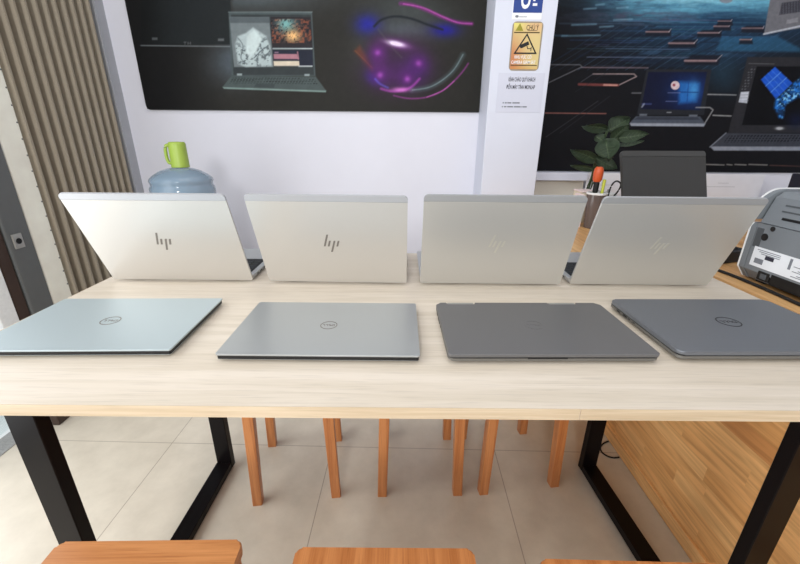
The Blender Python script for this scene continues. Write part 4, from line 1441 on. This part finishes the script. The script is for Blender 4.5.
def poster(name, label, x0, x1, z0, z1, y, art, step):
    o = thing(name, label, 'poster', ((x0 + x1) / 2, y, z0))
    inv = Matrix.Translation((-(x0 + x1) / 2, -y, -z0))
    b = B()
    M = Matrix(((1, 0, 0, 0), (0, 0, -1, 0), (0, 1, 0, 0), (0, 0, 0, 1)))
    prism(b, rr(x0 - 0.004, x1 + 0.004, z0 - 0.004, z1, 0.012, 5, (0.02, 0.004, 0.004, 0.02)), -(YB - 0.0005), -(y + 0.001), M, 0.001, 1)
    bmesh.ops.transform(b, matrix=inv, verts=b.verts[:])
    obj('backing_board', b, M_carbon, o)
    me = paint_grid(x0, x1, z0, z1, y, step, art)
    me.transform(inv)
    me.materials.append(M_print)
    pr_ = bpy.data.objects.new('printed_sheet', me)
    COL.objects.link(pr_)
    pr_.parent = o
    return o


poster('wall_poster', 'dark wall poster with a laptop and a glowing purple eye, left of the white column', -1.350, 0.409, 1.209, 2.1, YB - 0.012, art_one, 0.0034)
poster('wall_poster', 'dark wall poster with several laptops over a blue circuit landscape, right of the white column', 0.6975, 2.35, 0.912, 2.1, YB - 0.012, art_two, 0.0034)

# ------------------------------------------------------------------ notices on the column
YC = 2.05


def flatM(x, z, off=0.0, rot=0.0):
    return Matrix.Translation((x, YC - off, z)) @ Matrix(((1, 0, 0, 0), (0, 0, -1, 0), (0, 1, 0, 0), (0, 0, 0, 1))) @ Matrix.Rotation(rot, 4, 'Z')


def nthing(name, label, x, z):
    return thing(name, label, 'notice', (x, YC, z))


def nobj(root, name, bm, m, parent=None):
    bmesh.ops.transform(bm, matrix=Matrix.Translation(-root.location), verts=bm.verts[:])
    return obj(name, bm, m, parent or root)


# blue notice
nx, nz = 0.560, 1.66
o = nthing('blue_notice', 'blue and white notice at the top of the white column above the camera sign', nx, nz)
nobj(o, 'sheet', prism(B(), rr(-0.0665, 0.0665, -0.082, 0.10, 0.001, 2), 0.0, 0.0016, flatM(nx, nz)), M_whitep)
nobj(o, 'blue_field', prism(B(), rr(-0.0645, 0.0645, -0.056, 0.10, 0.001, 2), 0.0014, 0.0022, flatM(nx, nz)), M_bluep)
b = B()
text(b, 'U', 0.115, flatM(nx - 0.012, nz + 0.000, 0.0022), 0.0006, 0.042, 0.02)
for k, (w, z) in enumerate(((0.012, 0.010), (0.010, -0.012), (0.020, -0.030))):
    box(b, nx + 0.020, nx + 0.020 + w, YC - 0.0028, YC - 0.002, nz + z, nz + z + 0.010)
nobj(o, 'white_lettering', b, M_whitep)
b = B()
lathe(b, [(0.008, 0.0014), (0.008, 0.0022)], 14, flatM(nx - 0.045, nz - 0.070) @ Matrix.Diagonal((1, 0.6, 1, 1)))
box(b, nx - 0.035, nx + 0.0, YC - 0.0022, YC - 0.001, nz - 0.0725, nz - 0.0705)
nobj(o, 'small_mark', b, M_ink)

# camera warning sign
nx, nz = 0.569, 1.4725
o = nthing('camera_warning_sign', 'yellow orange sign with a surveillance camera in a triangle on the white column', nx, nz)
hw, hh = 0.0695, 0.0985
me_pts = rr(-hw, hw, -hh, hh, 0.018, 5)
nobj(o, 'border', prism(B(), me_pts, 0.0, 0.0016, flatM(nx, nz)), mat('grey_brown_border', (150, 138, 120), 0.5))


def sign_field(x, y):
    p = Paint(x, y, (216, 196, 138))
    p.mix(p.gauss(510, 62, 13, 26) * 0.9, (196, 120, 84))
    p.mix(p.gauss(537, 25, 12, 9) * 0.5, (228, 172, 140))
    p.mix(p.gauss(516, 24, 9, 6) * 0.7, (232, 226, 120))
    p.mix(p.gauss(522, 72, 22, 5) * 0.7, (208, 152, 78))
    return p.c


me = paint_grid(nx - hw + 0.006, nx + hw - 0.006, nz - hh + 0.006, nz + hh - 0.006, YC - 0.0020, 0.0025, sign_field)
me.transform(Matrix.Translation(-o.location))
me.materials.append(M_ysig)
sf = bpy.data.objects.new('printed_field', me)
COL.objects.link(sf)
sf.parent = o


def tri(b, cx, cz, w, h, th, r, off):
    """outlined triangle"""
    out = [(-w / 2, -h / 2), (w / 2, -h / 2), (0, h / 2)]
    k = 1 - th
    inn = [(-w / 2 * k, -h / 2 + h * (1 - k) * 0.36), (w / 2 * k, -h / 2 + h * (1 - k) * 0.36), (0, h / 2 - h * (1 - k) * 0.64)]
    M = flatM(cx, cz, off)
    for i in range(3):
        j = (i + 1) % 3
        prism(b, [out[i], out[j], inn[j], inn[i]], 0, 0.0006, M)


b = B()
text(b, 'CHÚ Ý', 0.027, flatM(nx + 0.022, nz + 0.0775, 0.0020), 0.0006, 0.056, 0.012)
nobj(o, 'brown_lettering', b, M_brn_ink)
for xa, xb, za, zb in ((-0.060, 0.056, 0.053, 0.0575), (0.0, 0.044, 0.0625, 0.0645), (-0.062, 0.060, -0.0785, -0.0745)):
    nobj(o, 'rule_line', box(B(), nx + xa, nx + xb, YC - 0.0026, YC - 0.0019, nz + za, nz + zb), M_brn_ink)
b = B()
prism(b, [(-0.018, -0.014), (0.018, -0.014), (0, 0.016)], 0, 0.0006, flatM(nx - 0.037, nz + 0.0755, 0.0020))
nobj(o, 'warning_triangle', b, M_olive)
b = B()
tri(b, nx, nz + 0.0115, 0.108, 0.083, 0.20, 0, 0.0021)
# camera: body, bracket, wall plate
M = flatM(nx - 0.004, nz + 0.006, 0.0021, R_(24))
prism(b, rr(-0.020, 0.018, -0.006, 0.009, 0.001, 2), 0, 0.0006, M)
prism(b, rr(-0.024, -0.0195, -0.004, 0.006, 0.0005, 2), 0, 0.0006, M)
M = flatM(nx + 0.013, nz - 0.008, 0.0021)
prism(b, [(-0.010, 0.010), (-0.007, 0.011), (-0.002, 0.001), (0.010, 0.001), (0.010, -0.002), (-0.005, -0.002)], 0, 0.0006, M)
prism(b, [(0.0102, 0.006), (0.0135, 0.006), (0.0135, -0.010), (0.0102, -0.010)], 0, 0.0006, M)
nobj(o, 'camera_pictogram', b, M_pad)
b = B()
text(b, 'KHU VỰC CÓ', 0.019, flatM(nx - 0.008, nz - 0.0425, 0.0020), 0.0006, 0.078, 0.012)
text(b, 'CAMERA GIÁM SÁT', 0.019, flatM(nx - 0.004, nz - 0.0620, 0.0020), 0.0006, 0.112, 0.012)
nobj(o, 'white_lettering', b, M_whitep)

# paper notice
nx, nz = 0.564, 1.280
o = nthing('paper_notice', 'bluish white printed paper notice on the column below the camera sign', nx, nz)
nobj(o, 'sheet', prism(B(), rr(-0.109, 0.109, -0.085, 0.085, 0.001, 2), 0.0, 0.0014, flatM(nx, nz)), M_paper)
b = B()
text(b, 'KÍNH CHÀO QUÝ KHÁCH', 0.024, flatM(nx + 0.003, nz + 0.058, 0.0013), 0.0006, 0.125, 0.015)
text(b, 'ĐẾN MÁY TÍNH MONLAP', 0.024, flatM(nx + 0.001, nz + 0.030, 0.0013), 0.0006, 0.135, 0.015)
nobj(o, 'headline', b, M_inkd)
b = B()
for (z, xs) in ((-0.0460, ((-0.078, -0.072), (-0.068, -0.058), (-0.055, -0.036), (-0.031, 0.004))), (-0.0630, ((-0.080, -0.075), (-0.070, -0.058), (-0.054, -0.026), (-0.022, 0.010), (0.012, 0.016), (0.019, 0.040)))):
    for xa, xb in xs:
        box(b, nx + xa, nx + xb, YC - 0.0020, YC - 0.0012, nz + z, nz + z + 0.0055)
nobj(o, 'small_print', b, M_ink)
